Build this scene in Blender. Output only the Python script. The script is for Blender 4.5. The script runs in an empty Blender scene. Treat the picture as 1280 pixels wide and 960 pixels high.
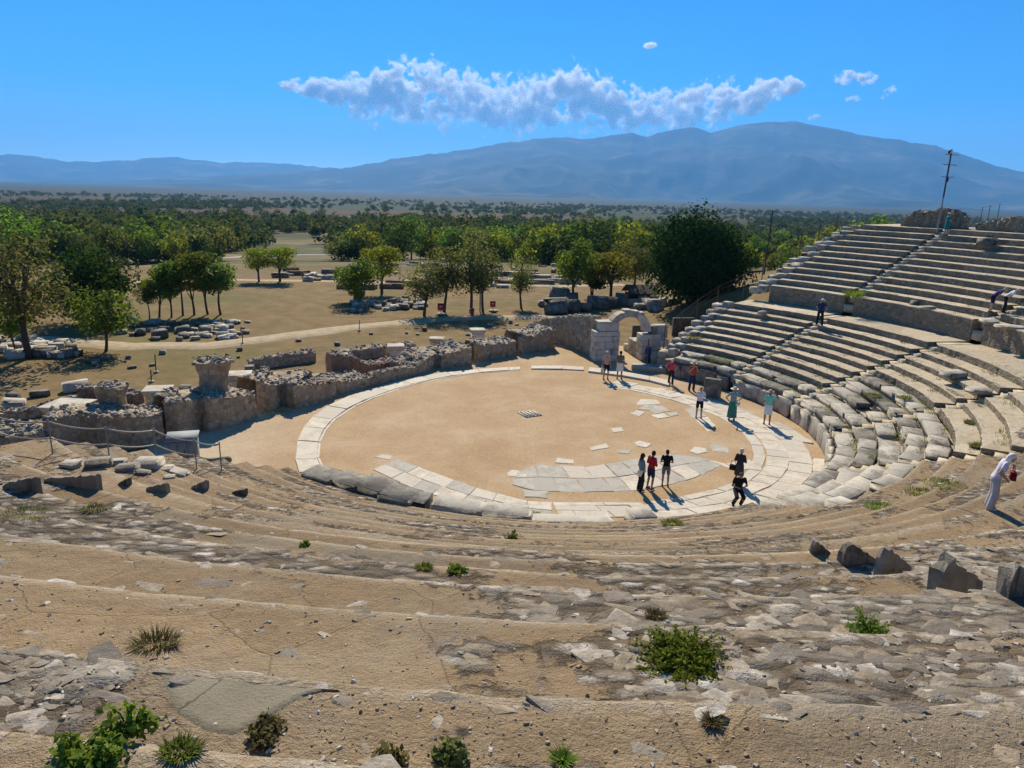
import bpy, math, random
import numpy as np
from mathutils import Matrix, Vector
random.seed(7); RNG = np.random.default_rng(7)
sc = bpy.context.scene
rad = math.radians

# ------------------------------------------------------------------ camera
FPX, HOR, ROLL, CAMZ = 887.0, 241.0, 1.6, 11.6          # in pixels of the 1280x960 photograph
_p = math.atan((480 - HOR) / FPX); _r = rad(ROLL)
_F = Vector((0, math.cos(_p), -math.sin(_p))); _X = Vector((1, 0, 0)); _Y = _X.cross(_F)
CR = math.cos(_r) * _X + math.sin(_r) * _Y
CU = math.cos(_r) * _Y - math.sin(_r) * _X
camd = bpy.data.cameras.new('camera'); cam = bpy.data.objects.new('camera', camd)
sc.collection.objects.link(cam); sc.camera = cam
camd.sensor_fit = 'HORIZONTAL'; camd.sensor_width = 36.0; camd.lens = FPX / 1280 * 36.0
camd.clip_start = 0.1; camd.clip_end = 120000
M = Matrix((CR, CU, -_F)).transposed().to_4x4(); M.translation = (0, 0, CAMZ); cam.matrix_world = M

# ------------------------------------------------------------------ sky, sun, exposure
SUN_EL, SUN_AZ = rad(38.5), rad(98)      # azimuth counted from +X towards +Y
wd = bpy.data.worlds.new('World'); sc.world = wd; wd.use_nodes = True
nt = wd.node_tree; nt.nodes.clear()
sky = nt.nodes.new('ShaderNodeTexSky'); sky.sky_type = 'NISHITA'; sky.sun_disc = False
sky.sun_elevation = SUN_EL; sky.sun_rotation = math.pi / 2 - SUN_AZ
sky.altitude = 100; sky.air_density = 0.6; sky.dust_density = 0.0; sky.ozone_density = 4.0
hs = nt.nodes.new('ShaderNodeHueSaturation'); hs.inputs['Saturation'].default_value = 1.5; hs.inputs['Value'].default_value = 1.0
bg = nt.nodes.new('ShaderNodeBackground'); bg.inputs['Strength'].default_value = 0.095
wo = nt.nodes.new('ShaderNodeOutputWorld')
nt.links.new(sky.outputs[0], hs.inputs['Color']); nt.links.new(hs.outputs[0], bg.inputs['Color']); nt.links.new(bg.outputs[0], wo.inputs['Surface'])
sund = bpy.data.lights.new('sun', 'SUN'); sund.energy = 5.0; sund.angle = rad(0.53); sund.color = (1.0, 0.90, 0.74)
sun = bpy.data.objects.new('sun', sund); sc.collection.objects.link(sun)
SUNDIR = Vector((math.cos(SUN_EL) * math.cos(SUN_AZ), math.cos(SUN_EL) * math.sin(SUN_AZ), math.sin(SUN_EL)))
sun.rotation_euler = SUNDIR.to_track_quat('Z', 'Y').to_euler(); sun.location = (0, 0, 60)
sc.view_settings.view_transform = 'Standard'; sc.view_settings.look = 'None'
sc.view_settings.exposure = 0.68; sc.view_settings.gamma = 1.0
sc.cycles.use_denoising = True; sc.cycles.denoising_input_passes = 'RGB_ALBEDO_NORMAL'; sc.cycles.denoising_prefilter = 'NONE'; sc.cycles.max_bounces = 12; sc.cycles.diffuse_bounces = 3
sc.cycles.transparent_max_bounces = 16; sc.cycles.volume_bounces = 8

# ------------------------------------------------------------------ helpers
COL = sc.collection
def ray(px, py): return _F + CR * ((px - 640) / FPX) + CU * ((480 - py) / FPX)
def G(px, py, z=0.0):
    d = ray(px, py); t = (z - CAMZ) / d.z
    return Vector((d.x * t, d.y * t, z))
def P3(px, py, dist):                     # point at a forward distance along the pixel's ray
    d = ray(px, py); t = dist / d.y
    return Vector((d.x * t, d.y * t, CAMZ + d.z * t))
def height_at(px, foot, top, z0=0.0):     # height of a thing standing at (px, foot) whose top shows at row `top`
    g = G(px, foot, z0); d = ray(px, top); t = g.y / d.y
    return CAMZ + d.z * t - z0

_perm = RNG.permutation(4096)
def _hash(i, j, k=0): return _perm[(_perm[(_perm[i & 4095] + j) & 4095] + k) & 4095] / 4095.0
def vnoise(x, y, s=0):
    x = np.asarray(x, float); y = np.asarray(y, float)
    i = np.floor(x).astype(int); j = np.floor(y).astype(int); u = x - i; v = y - j
    u = u * u * (3 - 2 * u); v = v * v * (3 - 2 * v)
    a, b, c, d = _hash(i, j, s), _hash(i + 1, j, s), _hash(i, j + 1, s), _hash(i + 1, j + 1, s)
    return (a * (1 - u) + b * u) * (1 - v) + (c * (1 - u) + d * u) * v
def fbm(x, y, o=4, s=0, g=0.5):
    t = 0; a = 1; n = 0
    for q in range(o):
        t = t + a * (vnoise(x * 2 ** q + 17.3 * q, y * 2 ** q + 9.1 * q, s + q) - 0.5) * 2; n += a; a *= g
    return t / n
def ridged(x, y, o=4, s=0):
    t = 0; a = 1; n = 0
    for q in range(o):
        t = t + a * (1 - np.abs(vnoise(x * 2 ** q + 7.7 * q, y * 2 ** q + 3.3 * q, s + q) * 2 - 1)); n += a; a *= 0.5
    return t / n

def mesh(name, V, F, mats=(), midx=None, smooth=False):
    me = bpy.data.meshes.new(name); V = np.asarray(V, dtype=np.float32).reshape(-1, 3)
    if isinstance(F, np.ndarray):
        n, k = F.shape
        me.vertices.add(len(V)); me.vertices.foreach_set('co', V.ravel())
        me.loops.add(n * k); me.polygons.add(n)
        me.loops.foreach_set('vertex_index', F.astype(np.int32).ravel())
        me.polygons.foreach_set('loop_start', np.arange(0, n * k, k, dtype=np.int32))
        me.update(calc_edges=True)
    else:
        me.from_pydata(V.tolist(), [], F)
    for m in mats: me.materials.append(m)
    if midx is not None: me.polygons.foreach_set('material_index', np.asarray(midx, dtype=np.int32))
    if smooth: me.polygons.foreach_set('use_smooth', np.ones(len(me.polygons), dtype=bool))
    me.update(); return me
def link(name, data, parent=None, loc=(0, 0, 0), rz=0.0, scale=None, rot=None):
    o = bpy.data.objects.new(name, data); COL.objects.link(o)
    o.location = loc; o.rotation_euler = rot if rot is not None else (0, 0, rz)
    if scale is not None: o.scale = scale if hasattr(scale, '__len__') else (scale,) * 3
    if parent is not None: o.parent = parent
    return o
_ONES = 'zeroth first second third fourth fifth sixth seventh eighth ninth tenth eleventh twelfth thirteenth fourteenth fifteenth sixteenth seventeenth eighteenth nineteenth'.split()
def ordinal(n):
    if n < 20: return _ONES[n]
    t = ('twent', 'thirt', 'fort', 'fift', 'sixt', 'sevent', 'eight', 'ninet')[n // 10 - 2]
    return t + 'ieth' if n % 10 == 0 else t + 'y-' + _ONES[n % 10]
def pixel(p):
    d = Vector(p) - Vector((0, 0, CAMZ)); z = d.dot(_F); return 640 + FPX * d.dot(CR) / z, 480 - FPX * d.dot(CU) / z
def count_off(objs, text):
    for i, o in enumerate(sorted(objs, key=lambda o: pixel(o.location)[0])): o['label'] = text.format(ordinal(i + 1))
def tag(o, label=None, cat=None, group=None, kind=None):
    for k, v in (('label', label), ('category', cat), ('group', group), ('kind', kind)):
        if v: o[k] = v
    if cat and not kind: o['kind'] = 'thing'
    return o
def thing(name, label, cat, loc=(0, 0, 0), rz=0.0, group=None, scale=None):
    return tag(link(name, None, None, loc, rz, scale), label, cat, group)
def grid_faces(n, m, wrap=False):         # n rows of m vertices
    i = np.arange(n - 1)[:, None]; j = np.arange(m if wrap else m - 1)[None, :]; j2 = (j + 1) % m
    return np.stack([i * m + j, i * m + j2, (i + 1) * m + j2, (i + 1) * m + j], -1).reshape(-1, 4)
# ------------------------------------------------------------------ materials
MAT = {}
class N:
    """a small node-tree writer"""
    def __init__(s, name):
        s.m = bpy.data.materials.new(name); s.m.use_nodes = True; s.t = s.m.node_tree; s.t.nodes.clear()
        s.out = s.t.nodes.new('ShaderNodeOutputMaterial'); MAT[name] = s.m
    def new(s, ty, **kw):
        n = s.t.nodes.new('ShaderNode' + ty)
        for k, v in kw.items(): setattr(n, k, v)
        return n
    def put(s, sock, v):
        if isinstance(v, bpy.types.NodeSocket): s.t.links.new(v, sock)
        elif v is not None:
            if hasattr(v, '__len__') and len(v) == 3 and sock.type == 'RGBA': v = (*v, 1)
            sock.default_value = v
    def coord(s, kind='Object'): return s.new('TexCoord').outputs[kind]
    def pos(s): return s.new('NewGeometry').outputs['Position']
    def mapping(s, v, scale=(1, 1, 1), rot=(0, 0, 0)):
        n = s.new('Mapping'); s.put(n.inputs['Vector'], v); n.inputs['Scale'].default_value = scale; n.inputs['Rotation'].default_value = rot
        return n.outputs[0]
    def noise(s, v, scale, detail=4, rough=0.55, dist=0.0, col=False):
        n = s.new('TexNoise'); s.put(n.inputs['Vector'], v); n.inputs['Scale'].default_value = scale
        n.inputs['Detail'].default_value = detail; n.inputs['Roughness'].default_value = rough; n.inputs['Distortion'].default_value = dist
        return n.outputs['Color' if col else 'Fac']
    def voro(s, v, scale, feature='F1', out='Distance', rnd=1.0):
        n = s.new('TexVoronoi', feature=feature); s.put(n.inputs['Vector'], v); n.inputs['Scale'].default_value = scale
        n.inputs['Randomness'].default_value = rnd
        return n.outputs[out]
    def ramp(s, f, pts, interp='LINEAR'):
        n = s.new('ValToRGB'); n.color_ramp.interpolation = interp; e = n.color_ramp.elements
        while len(e) < len(pts): e.new(0.5)
        for q, (p, c) in zip(e, pts):
            q.position = p; q.color = (*c, 1) if hasattr(c, '__len__') else (c, c, c, 1)
        s.put(n.inputs[0], f); return n.outputs[0]
    def mix(s, f, a, b, mode='MIX'):
        n = s.new('Mix', data_type='RGBA', blend_type=mode); s.put(n.inputs[0], f); s.put(n.inputs[6], a); s.put(n.inputs[7], b); return n.outputs[2]
    def math(s, op, a, b=0.0, clamp=False):
        n = s.new('Math', operation=op, use_clamp=clamp); s.put(n.inputs[0], a); s.put(n.inputs[1], b); return n.outputs[0]
    def sep(s, v, axis): n = s.new('SeparateXYZ'); s.put(n.inputs[0], v); return n.outputs[axis]
    def rnd(s): return s.new('ObjectInfo').outputs['Random']
    def attr(s, name, out='Color'): return s.new('Attribute', attribute_name=name).outputs[out]
    def bump(s, h, strength=0.5, dist=0.02, normal=None):
        n = s.new('Bump'); s.put(n.inputs['Height'], h); n.inputs['Strength'].default_value = strength; n.inputs['Distance'].default_value = dist
        if normal is not None: s.put(n.inputs['Normal'], normal)
        return n.outputs[0]
    def bsdf(s, col, rough=0.85, normal=None, spec=0.3, metal=0.0, trans=None):
        n = s.new('BsdfPrincipled'); s.put(n.inputs['Base Color'], col); s.put(n.inputs['Roughness'], rough)
        n.inputs['Specular IOR Level'].default_value = spec; n.inputs['Metallic'].default_value = metal
        if normal is not None: s.put(n.inputs['Normal'], normal)
        sh = n.outputs[0]
        if trans is not None:
            t = s.new('BsdfTranslucent'); s.put(t.inputs['Color'], trans[1])
            x = s.new('MixShader'); x.inputs[0].default_value = trans[0]; s.t.links.new(sh, x.inputs[1]); s.t.links.new(t.outputs[0], x.inputs[2]); sh = x.outputs[0]
        s.t.links.new(sh, s.out.inputs['Surface']); return s.m

def plain(name, col, rough=0.8, spec=0.3, metal=0.0, var=0.12, scale=6.0, bump=0.15):
    n = N(name); v = n.coord(); f = n.noise(v, scale, 5, 0.6)
    a = tuple(max(0, c * (1 - var)) for c in col); b = tuple(min(1, c * (1 + var)) for c in col)
    return n.bsdf(n.ramp(f, [(0.3, a), (0.7, b)]), rough, n.bump(f, bump, 0.01), spec, metal)
# ------------------------------------------------------------------ terrain, plain, mountains, haze, clouds
OX, OY = 1.49, 35.73                       # centre of the orchestra
def zterr(x, y):
    x = np.asarray(x, float); y = np.asarray(y, float)
    d = np.hypot(x - OX, y - OY) 
    base = np.interp(d, [0, 62, 90, 160, 320, 700, 1500, 4000, 60000], [0, 0, -0.8, -6, -14, -19, -24, -30, -32])
    und = fbm(x / 45, y / 45, 3, 40) * np.clip((d - 22) / 60, 0, 1) * np.interp(d, [0, 80, 400, 3000], [0.25, 0.5, 1.4, 0.6])
    return base + und

def mat_ground():
    n = N('dry_grass'); p = n.pos()
    f1 = n.noise(p, 0.05, 5, 0.6); f2 = n.noise(p, 0.6, 5, 0.65); f3 = n.noise(p, 9, 4, 0.75)
    c = n.ramp(n.math('ADD', n.math('MULTIPLY', f2, 0.6), n.math('MULTIPLY', f3, 0.4)), [(0.30, (0.115, 0.075, 0.030)), (0.5, (0.19, 0.128, 0.054)), (0.70, (0.28, 0.20, 0.095))])
    green = n.mix(f3, (0.075, 0.085, 0.022), (0.14, 0.135, 0.045))
    c = n.mix(n.ramp(f1, [(0.52, 0.0), (0.66, 0.75)]), c, green)
    c = n.mix(n.math('MULTIPLY', f3, 0.5), c, (0.33, 0.26, 0.16), 'MULTIPLY') if False else c
    # farther off: strips of stubble, ploughed land and crops
    w = n.mapping(p, (0.0009, 0.0032, 0.0), (0, 0, 0.12))
    v = n.voro(w, 1.0, 'F1', 'Color', 0.9)
    sx = n.sep(v, 0)
    crop = n.ramp(sx, [(0.0, (0.085, 0.033, 0.012)), (0.2, (0.022, 0.036, 0.006)), (0.38, (0.09, 0.04, 0.013)), (0.55, (0.055, 0.05, 0.013)), (0.7, (0.02, 0.035, 0.006)), (0.86, (0.095, 0.037, 0.012))], 'CONSTANT')
    crop = n.mix(n.ramp(n.noise(p, 0.012, 5, 0.6), [(0.42, 0.0), (0.58, 0.85)]), crop, (0.026, 0.040, 0.009))
    near = n.ramp(n.noise(p, 0.02, 4, 0.6), [(0.42, (0.05, 0.06, 0.018)), (0.62, (0.19, 0.14, 0.065))])
    dy = n.sep(p, 1)
    k1 = n.math('DIVIDE', n.math('SUBTRACT', dy, 88.0), 55.0, True)
    k2 = n.math('DIVIDE', n.math('SUBTRACT', dy, 380.0), 200.0, True)
    k3 = n.math('DIVIDE', n.math('SUBTRACT', dy, 1500.0), 1800.0, True); crop = n.mix(n.math('MULTIPLY', k3, 0.8), crop, n.mix(n.noise(p, 0.003, 4, 0.6), (0.018, 0.032, 0.009), (0.05, 0.055, 0.02)))
    c = n.mix(k1, c, near); c = n.mix(k2, c, crop)
    return n.bsdf(c, 0.95, n.bump(f3, 0.6, 0.05), 0.1)
mat_ground()
def build_ground():
    a = np.linspace(0, 2 * np.pi, 241)[:-1]
    r = np.concatenate([np.linspace(0.5, 22, 12), np.linspace(23, 110, 75), np.geomspace(114, 30000, 90)])
    R, A = np.meshgrid(r, a, indexing='ij')
    X = OX + R * np.cos(A); Y = OY + R * np.sin(A); Z = zterr(X, Y) - np.where(R < 40, 0.06, 0.0)
    # behind and under the seating the hill climbs
    Az = np.degrees(np.arctan2(Y - OY, X - OX))
    hill = np.interp(R, [11, 14, 21, 34, 60, 200, 1500], [0, 0, 2.2, 8.6, 8.2, 4, 0])
    inside = np.clip((61 - Az) / 15, 0, 1) * np.clip((Az + 139) / 8, 0, 1)
    inside = np.where(R > 36, np.clip((70 - Az) / 30, 0, 1) * np.clip((Az + 160) / 30, 0, 1) , inside)
    Z = Z + hill * inside - inside * np.where((R > 11.5) & (R < 38), 0.6, 0)
    V = np.stack([X, Y, Z], -1).reshape(-1, 3)
    F = grid_faces(len(r), len(a), True)
    o = link('ground', mesh('ground', V, F, [MAT['dry_grass']], smooth=True)); o['kind'] = 'structure'
    c = len(V)
build_ground()

def mat_mountain():
    n = N('mountain_forest'); p = n.pos()
    f = n.noise(p, 0.0011, 6, 0.62); f2 = n.noise(p, 0.006, 5, 0.6)
    c = n.ramp(f, [(0.35, (0.014, 0.026, 0.010)), (0.52, (0.045, 0.058, 0.024)), (0.66, (0.17, 0.145, 0.09))])
    c = n.mix(n.math('MULTIPLY', f2, 0.5), c, (0.03, 0.04, 0.02))
    return n.bsdf(c, 0.95, None, 0.05)
mat_mountain()
def elev_fn(pts, D):
    """pixel skyline -> (azimuth, tangent of elevation)"""
    az, te = [], []
    for px, py in pts:
        d = ray(px, py); az.append(math.atan2(d.x, d.y)); te.append(d.z / math.hypot(d.x, d.y))
    return np.array(az), np.array(te)
def mountain(name, pts, d0, D, d2, na, nr, seed, spur, az_lim):
    saz, ste = elev_fn(pts, D)
    az = np.linspace(*az_lim, na); te = np.interp(az, saz, ste)
    te = te + fbm(az * 60, az * 0 + seed, 4, seed) * 0.0022
    Hs = te * D + CAMZ + 32
    t = np.linspace(0, 1.5, nr); dd = d0 + (D - d0) * t
    A, T = np.meshgrid(az, t, indexing='ij'); Dm = d0 + (D - d0) * T
    H = Hs[:, None]
    X = np.sin(A) * Dm; Y = np.cos(A) * Dm
    wx = fbm(X / 5000, Y / 5000, 3, seed + 3) * 900
    rg = ridged((X + wx) / 2600, (Y + wx) / 5200, 5, seed + 5)
    up = np.clip(T, 0, 1)
    prof = np.where(T <= 1, up ** 1.25, 1 - (T - 1) * 1.2)
    carve = (1 - rg) * spur * np.where(T <= 1, np.sin(np.pi * np.clip(up, 0, 1)) ** 0.8, (T - 1))
    Z = H * np.clip(prof - carve, 0, 1.0) - 32 - (T < 0.01) * 5
    V = np.stack([X, Y, Z], -1).reshape(-1, 3)
    o = link(name, mesh(name, V, grid_faces(na, nr), [MAT['mountain_forest']], smooth=True)); o['kind'] = 'structure'
    return o
mountain('mountain', [(-400, 246), (0, 228), (120, 226), (250, 222), (340, 216), (400, 211), (440, 208), (500, 196), (560, 190), (620, 180), (680, 171), (700, 170), (740, 172), (790, 165), (810, 168), (830, 163), (862, 157), (888, 164), (920, 157), (970, 150), (1000, 151), (1040, 160), (1080, 167), (1120, 173), (1170, 180), (1200, 192), (1240, 204), (1280, 215), (1400, 236), (1700, 255)],
         7000, 15000, 19000, 700, 90, 11, 0.8, (-0.85, 0.95))
mountain('mountain', [(-500, 200), (-200, 188), (0, 193), (60, 197), (100, 202), (150, 200), (222, 196), (280, 203), (340, 203), (385, 207), (430, 213), (520, 222), (700, 240)],
         15000, 21000, 26000, 400, 50, 31, 0.5, (-0.85, 0.1))

def build_haze():
    x, y0, y1, z0, z1 = 30000, -3000, 29000, -60, 2300
    V = [(a, b, c) for c in (z0, z1) for b in (y0, y1) for a in (-x, x)]
    F = [(0, 2, 3, 1), (4, 5, 7, 6), (0, 1, 5, 4), (2, 6, 7, 3), (0, 4, 6, 2), (1, 3, 7, 5)]
    n = N('air'); v = n.new('VolumePrincipled')
    v.inputs['Color'].default_value = (0.17, 0.50, 1.0, 1); v.inputs['Density'].default_value = HAZE
    v.inputs['Anisotropy'].default_value = 0.15
    n.t.links.new(v.outputs[0], n.out.inputs['Volume'])
    o = link('haze', mesh('haze', V, F, [n.m])); o['kind'] = 'stuff'
HAZE = 6.2e-5
build_haze()
def build_cloud():
    D = 31000.0
    top = [(352, 104), (372, 96), (400, 90), (440, 92), (475, 80), (520, 64), (550, 70), (600, 84), (640, 90), (690, 76), (735, 70), (765, 92), (800, 108), (850, 100), (900, 95), (950, 98), (985, 94), (1006, 104)]
    bot = [(352, 110), (385, 124), (420, 140), (460, 160), (560, 166), (620, 172), (700, 174), (800, 174), (880, 166), (940, 148), (980, 124), (1006, 112)]
    px = np.linspace(352, 1006, 30); a = np.interp(px, *zip(*top)); b = np.interp(px, *zip(*bot))
    C = P3(680, 125, D); T = [P3(x, y, D) - C for x, y in zip(px, a)]; B = [P3(x, y, D) - C for x, y in zip(px, b)]
    x0, x1 = T[0].x, T[-1].x; zmin, zmax = min(v.z for v in B) - 60, max(v.z for v in T) + 60
    # container: a lens-shaped skin round the bank, the vapour itself is the volume inside
    m = 14; V = []
    for t, q in zip(T, B):
        mid, h = (t.z + q.z) / 2, (t.z - q.z) / 2
        for k in range(m):
            an = 2 * math.pi * k / m; V.append(((t.x + q.x) / 2, math.cos(an) * (500 + h * 1.6), mid + math.sin(an) * h * 1.12))
    F = [tuple(f) for f in grid_faces(30, m, True)] + [tuple(range(m)), tuple(range(30 * m - 1, 29 * m - 1, -1))]
    def vol(name, curve):
        n = N(name); o = n.coord(); sx = n.sep(o, 0); sy = n.sep(o, 1); sz = n.sep(o, 2)
        if curve:
            u = n.math('DIVIDE', n.math('SUBTRACT', sx, x0), x1 - x0)
            nz = lambda z: (z - zmin) / (zmax - zmin)
            tr = n.ramp(u, [(min(.9999, (p.x - x0) / (x1 - x0)), nz(p.z)) for p in T]); br = n.ramp(u, [(min(.9999, (p.x - x0) / (x1 - x0)), nz(p.z)) for p in B])
            z_ = n.math('DIVIDE', n.math('SUBTRACT', sz, zmin), zmax - zmin)
            w = n.math('DIVIDE', n.math('SUBTRACT', z_, br), n.math('SUBTRACT', tr, br))            # 0 at the base, 1 at the top
            e = n.math('MULTIPLY', n.math('MULTIPLY', w, n.math('SUBTRACT', 1.0, w)), 4.0)
            dy = n.math('DIVIDE', sy, 900.0); e = n.math('SUBTRACT', e, n.math('MULTIPLY', n.math('MULTIPLY', dy, dy), 0.5))
        else:
            l = n.new('VectorMath', operation='LENGTH'); n.put(l.inputs[0], o); e = n.math('SUBTRACT', 1.0, n.math('POWER', l.outputs['Value'], 2.0))
        p = n.pos(); f = n.noise(p, 0.0015, 9, 0.62, 0.2); g = n.voro(n.mix(0.35, n.mapping(p, (.0022,) * 3), n.noise(p, 0.004, 4, .6, 0, True), 'ADD'), 1.0)
        q = n.math('ADD', n.math('SUBTRACT', n.math('MULTIPLY', f, 2.3), n.math('MULTIPLY', g, 0.30)), n.math('MULTIPLY', e, 0.40 if curve else 0.35))
        d = n.math('MULTIPLY', n.math('SUBTRACT', q, 1.31 if curve else 1.25, False), 0.045); d = n.math('MINIMUM', n.math('MAXIMUM', d, 0.0), 0.012)
        v = n.new('VolumePrincipled'); v.inputs['Color'].default_value = (1, 1, 1, 1); v.inputs['Anisotropy'].default_value = 0.2
        n.m.cycles.volume_step_rate = 0.08 if curve else 0.4; n.put(v.inputs['Density'], d); n.t.links.new(v.outputs[0], n.out.inputs['Volume']); return n.m
    o = link('cloud', mesh('cloud', V, F, [vol('cloud_volume', True)]), None, C); o['kind'] = 'stuff'; o['label'] = 'white cumulus cloud bank above the mountain'
    mw = vol('cloudlet_volume', False); import bmesh
    bm = bmesh.new(); bmesh.ops.create_icosphere(bm, subdivisions=3, radius=1.0); me = bpy.data.meshes.new('cloudlet'); bm.to_mesh(me); bm.free(); me.materials.append(mw)
    for x, y, wx, wz, lab in ((1067, 98, 34, 9, 'wide small cloud right of the cloud bank'), (1067, 122, 13, 5, 'tiny cloud below the wide small cloud'), (1109, 115, 12, 9, 'tiny cloud at the right end of the row'), (812, 56, 10, 4, 'tiny wisp high above the cloud bank'), (360, 107, 10, 6, 'tiny cloud at the left end of the cloud bank'), (1021, 146, 8, 5, 'tiny cloud touching the mountain peak')):
        q = P3(x, y, D); c = link('cloudlet', me, None, q, 0, (wx / FPX * D, 700, wz / FPX * D)); c['kind'] = 'stuff'; c['label'] = lab
build_cloud()
# ------------------------------------------------------------------ stone, sand, concrete
def mat_sand():
    n = N('sand'); p = n.pos()
    f1 = n.noise(p, 0.28, 5, 0.6); f2 = n.noise(p, 3.0, 5, 0.7); f3 = n.noise(p, 30, 4, 0.8)
    c = n.ramp(n.math('ADD', n.math('MULTIPLY', f1, 0.7), n.math('MULTIPLY', f2, 0.3)), [(0.36, (0.36, 0.232, 0.118)), (0.5, (0.44, 0.305, 0.17)), (0.64, (0.52, 0.39, 0.25))])
    c = n.mix(n.ramp(f2, [(0.35, 0.0), (0.75, 0.45)]), c, (0.36, 0.24, 0.125))
    c = n.mix(n.ramp(f3, [(0.57, 0.0), (0.70, 0.7)]), c, (0.60, 0.52, 0.41))
    c = n.mix(n.ramp(f3, [(0.28, 0.75), (0.43, 0.0)]), c, (0.20, 0.13, 0.07))
    f5 = n.noise(p, 1.0, 5, 0.7, 0.5); c = n.mix(n.ramp(f5, [(0.45, 0.0), (0.68, 0.5)]), c, (0.34, 0.225, 0.118)); f6 = n.noise(p, 8, 5, 0.8); c = n.mix(n.ramp(f6, [(0.54, 0.0), (0.66, 0.5)]), c, (0.58, 0.46, 0.31)); c = n.mix(n.ramp(f6, [(0.34, 0.5), (0.46, 0.0)]), c, (0.26, 0.17, 0.085))
    # trampled, paler gravel towards the entrance
    dx = n.sep(p, 0); pale = n.math('DIVIDE', n.math('SUBTRACT', -9.5, dx), 5.0, True)
    c = n.mix(n.math('MULTIPLY', n.math('MULTIPLY', pale, f2), 1.1, True), c, (0.55, 0.47, 0.35))
    return n.bsdf(c, 0.95, n.bump(n.math('ADD', f2, n.math('MULTIPLY', f3, 0.5)), 0.5, 0.03), 0.1)
mat_sand()
def mat_concrete(name, cols, grey, crack=0.0, moss=0.0):
    """trodden lime concrete of the restored steps; attribute `rub` shows where rubble lies bare"""
    n = N(name); p = n.pos()
    f1 = n.noise(p, 0.7, 6, 0.65); f2 = n.noise(p, 5.5, 6, 0.7); f3 = n.noise(p, 45, 4, 0.75); f4 = n.voro(p, 55, 'F1')
    c = n.ramp(f1, [(0.28, cols[0]), (0.5, cols[1]), (0.74, cols[2])])
    c = n.mix(n.ramp(f2, [(0.42, 0.0), (0.62, 0.75)]), c, cols[3])
    c = n.mix(n.ramp(f3, [(0.28, 0.7), (0.41, 0.0)]), c, (0.13, 0.09, 0.05))
    c = n.mix(n.ramp(f4, [(0.06, 0.8), (0.2, 0.0)]), c, (0.50, 0.45, 0.38))
    r = n.attr('rub', 'Fac')
    vr = n.new('TexVoronoi', feature='F1'); n.put(vr.inputs['Vector'], n.mapping(n.mix(0.14, p, n.noise(p, 4, 4, 0.65, 0, True), 'ADD'), (0.75, 1.35, 1.0))); vr.inputs['Scale'].default_value = 5.0
    sc_ = n.ramp(n.sep(vr.outputs['Color'], 0), [(0.0, (0.15, 0.128, 0.10)), (0.35, (0.25, 0.215, 0.168)), (0.6, (0.33, 0.27, 0.19)), (0.78, (0.45, 0.40, 0.325)), (1.0, (0.64, 0.59, 0.51))])
    sc_ = n.mix(n.ramp(f2, [(0.42, 0.0), (0.66, 0.6)]), sc_, (0.17, 0.14, 0.10))
    sc_ = n.mix(n.ramp(vr.outputs['Distance'], [(0.40, 0.0), (0.60, 0.9)]), sc_, (0.14, 0.102, 0.062))
    k = n.ramp(n.math('ADD', r, n.math('MULTIPLY', n.math('SUBTRACT', f2, 0.5), 0.9)), [(0.36, 0.0), (0.47, 1.0)])
    c = n.mix(k, c, sc_)
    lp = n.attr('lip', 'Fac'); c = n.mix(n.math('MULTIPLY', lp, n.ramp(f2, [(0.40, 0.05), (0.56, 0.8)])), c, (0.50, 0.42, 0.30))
    dk = n.attr('dirt', 'Fac'); c = n.mix(n.math('MULTIPLY', dk, n.ramp(f1, [(0.42, 0.0), (0.62, 0.5)])), c, (0.16, 0.115, 0.062))
    pv = n.sep(n.voro(n.mix(0.25, p, n.noise(p, 2.2, 4, 0.6, 0, True), 'ADD'), 0.62, 'F1', 'Color'), 0)
    ton = n.math('ADD', 0.80, n.math('ADD', n.math('MULTIPLY', pv, 0.22), n.math('MULTIPLY', n.rnd(), 0.22)))
    c = n.mix(1.0, c, n.new('CombineColor').outputs[0], 'MULTIPLY') if False else c
    hv = n.new('HueSaturation'); n.put(hv.inputs['Color'], c); n.put(hv.inputs['Value'], ton); c = hv.outputs[0]
    # lichen and soot spots, dark, with a shape of their own
    sp = n.voro(p, 1.7, 'F1'); c = n.mix(n.ramp(n.math('ADD', sp, n.math('MULTIPLY', f3, 0.06)), [(0.075, 0.9), (0.105, 0.0)]), c, (0.045, 0.037, 0.03))
    # cracks
    cr = n.voro(n.mix(0.25, p, n.noise(p, 2.2, 4, 0.6, 0, True), 'ADD'), 0.62, 'DISTANCE_TO_EDGE')
    ck = n.ramp(cr, [(0.0015, crack), (0.005, 0.0)]); c = n.mix(ck, c, (0.05, 0.035, 0.02))
    c = n.mix(n.ramp(n.noise(p, 0.35, 4, 0.6), [(0.5, 0.0), (0.75, grey)]), c, (0.26, 0.245, 0.20))
    if moss: c = n.mix(n.ramp(n.noise(p, 1.9, 5, 0.7), [(0.56, 0.0), (0.70, moss)]), c, (0.15, 0.14, 0.06))
    h = n.math('ADD', n.math('MULTIPLY', f2, 1.0), n.math('MULTIPLY', f3, 0.55))
    h = n.math('SUBTRACT', h, n.math('MULTIPLY', k, n.math('MULTIPLY', vr.outputs['Distance'], 2.2)))
    h = n.math('SUBTRACT', h, n.math('MULTIPLY', ck, 0.5))
    return n.bsdf(c, 0.93, n.bump(h, 1.0, 0.055), 0.15)
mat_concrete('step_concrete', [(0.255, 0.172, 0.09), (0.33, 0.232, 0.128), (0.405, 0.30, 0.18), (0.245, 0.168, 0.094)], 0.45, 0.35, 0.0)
mat_concrete('tread_concrete', [(0.47, 0.375, 0.245), (0.56, 0.465, 0.32), (0.64, 0.55, 0.40), (0.44, 0.36, 0.235)], 0.35, 0.0, 0.55)
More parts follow.
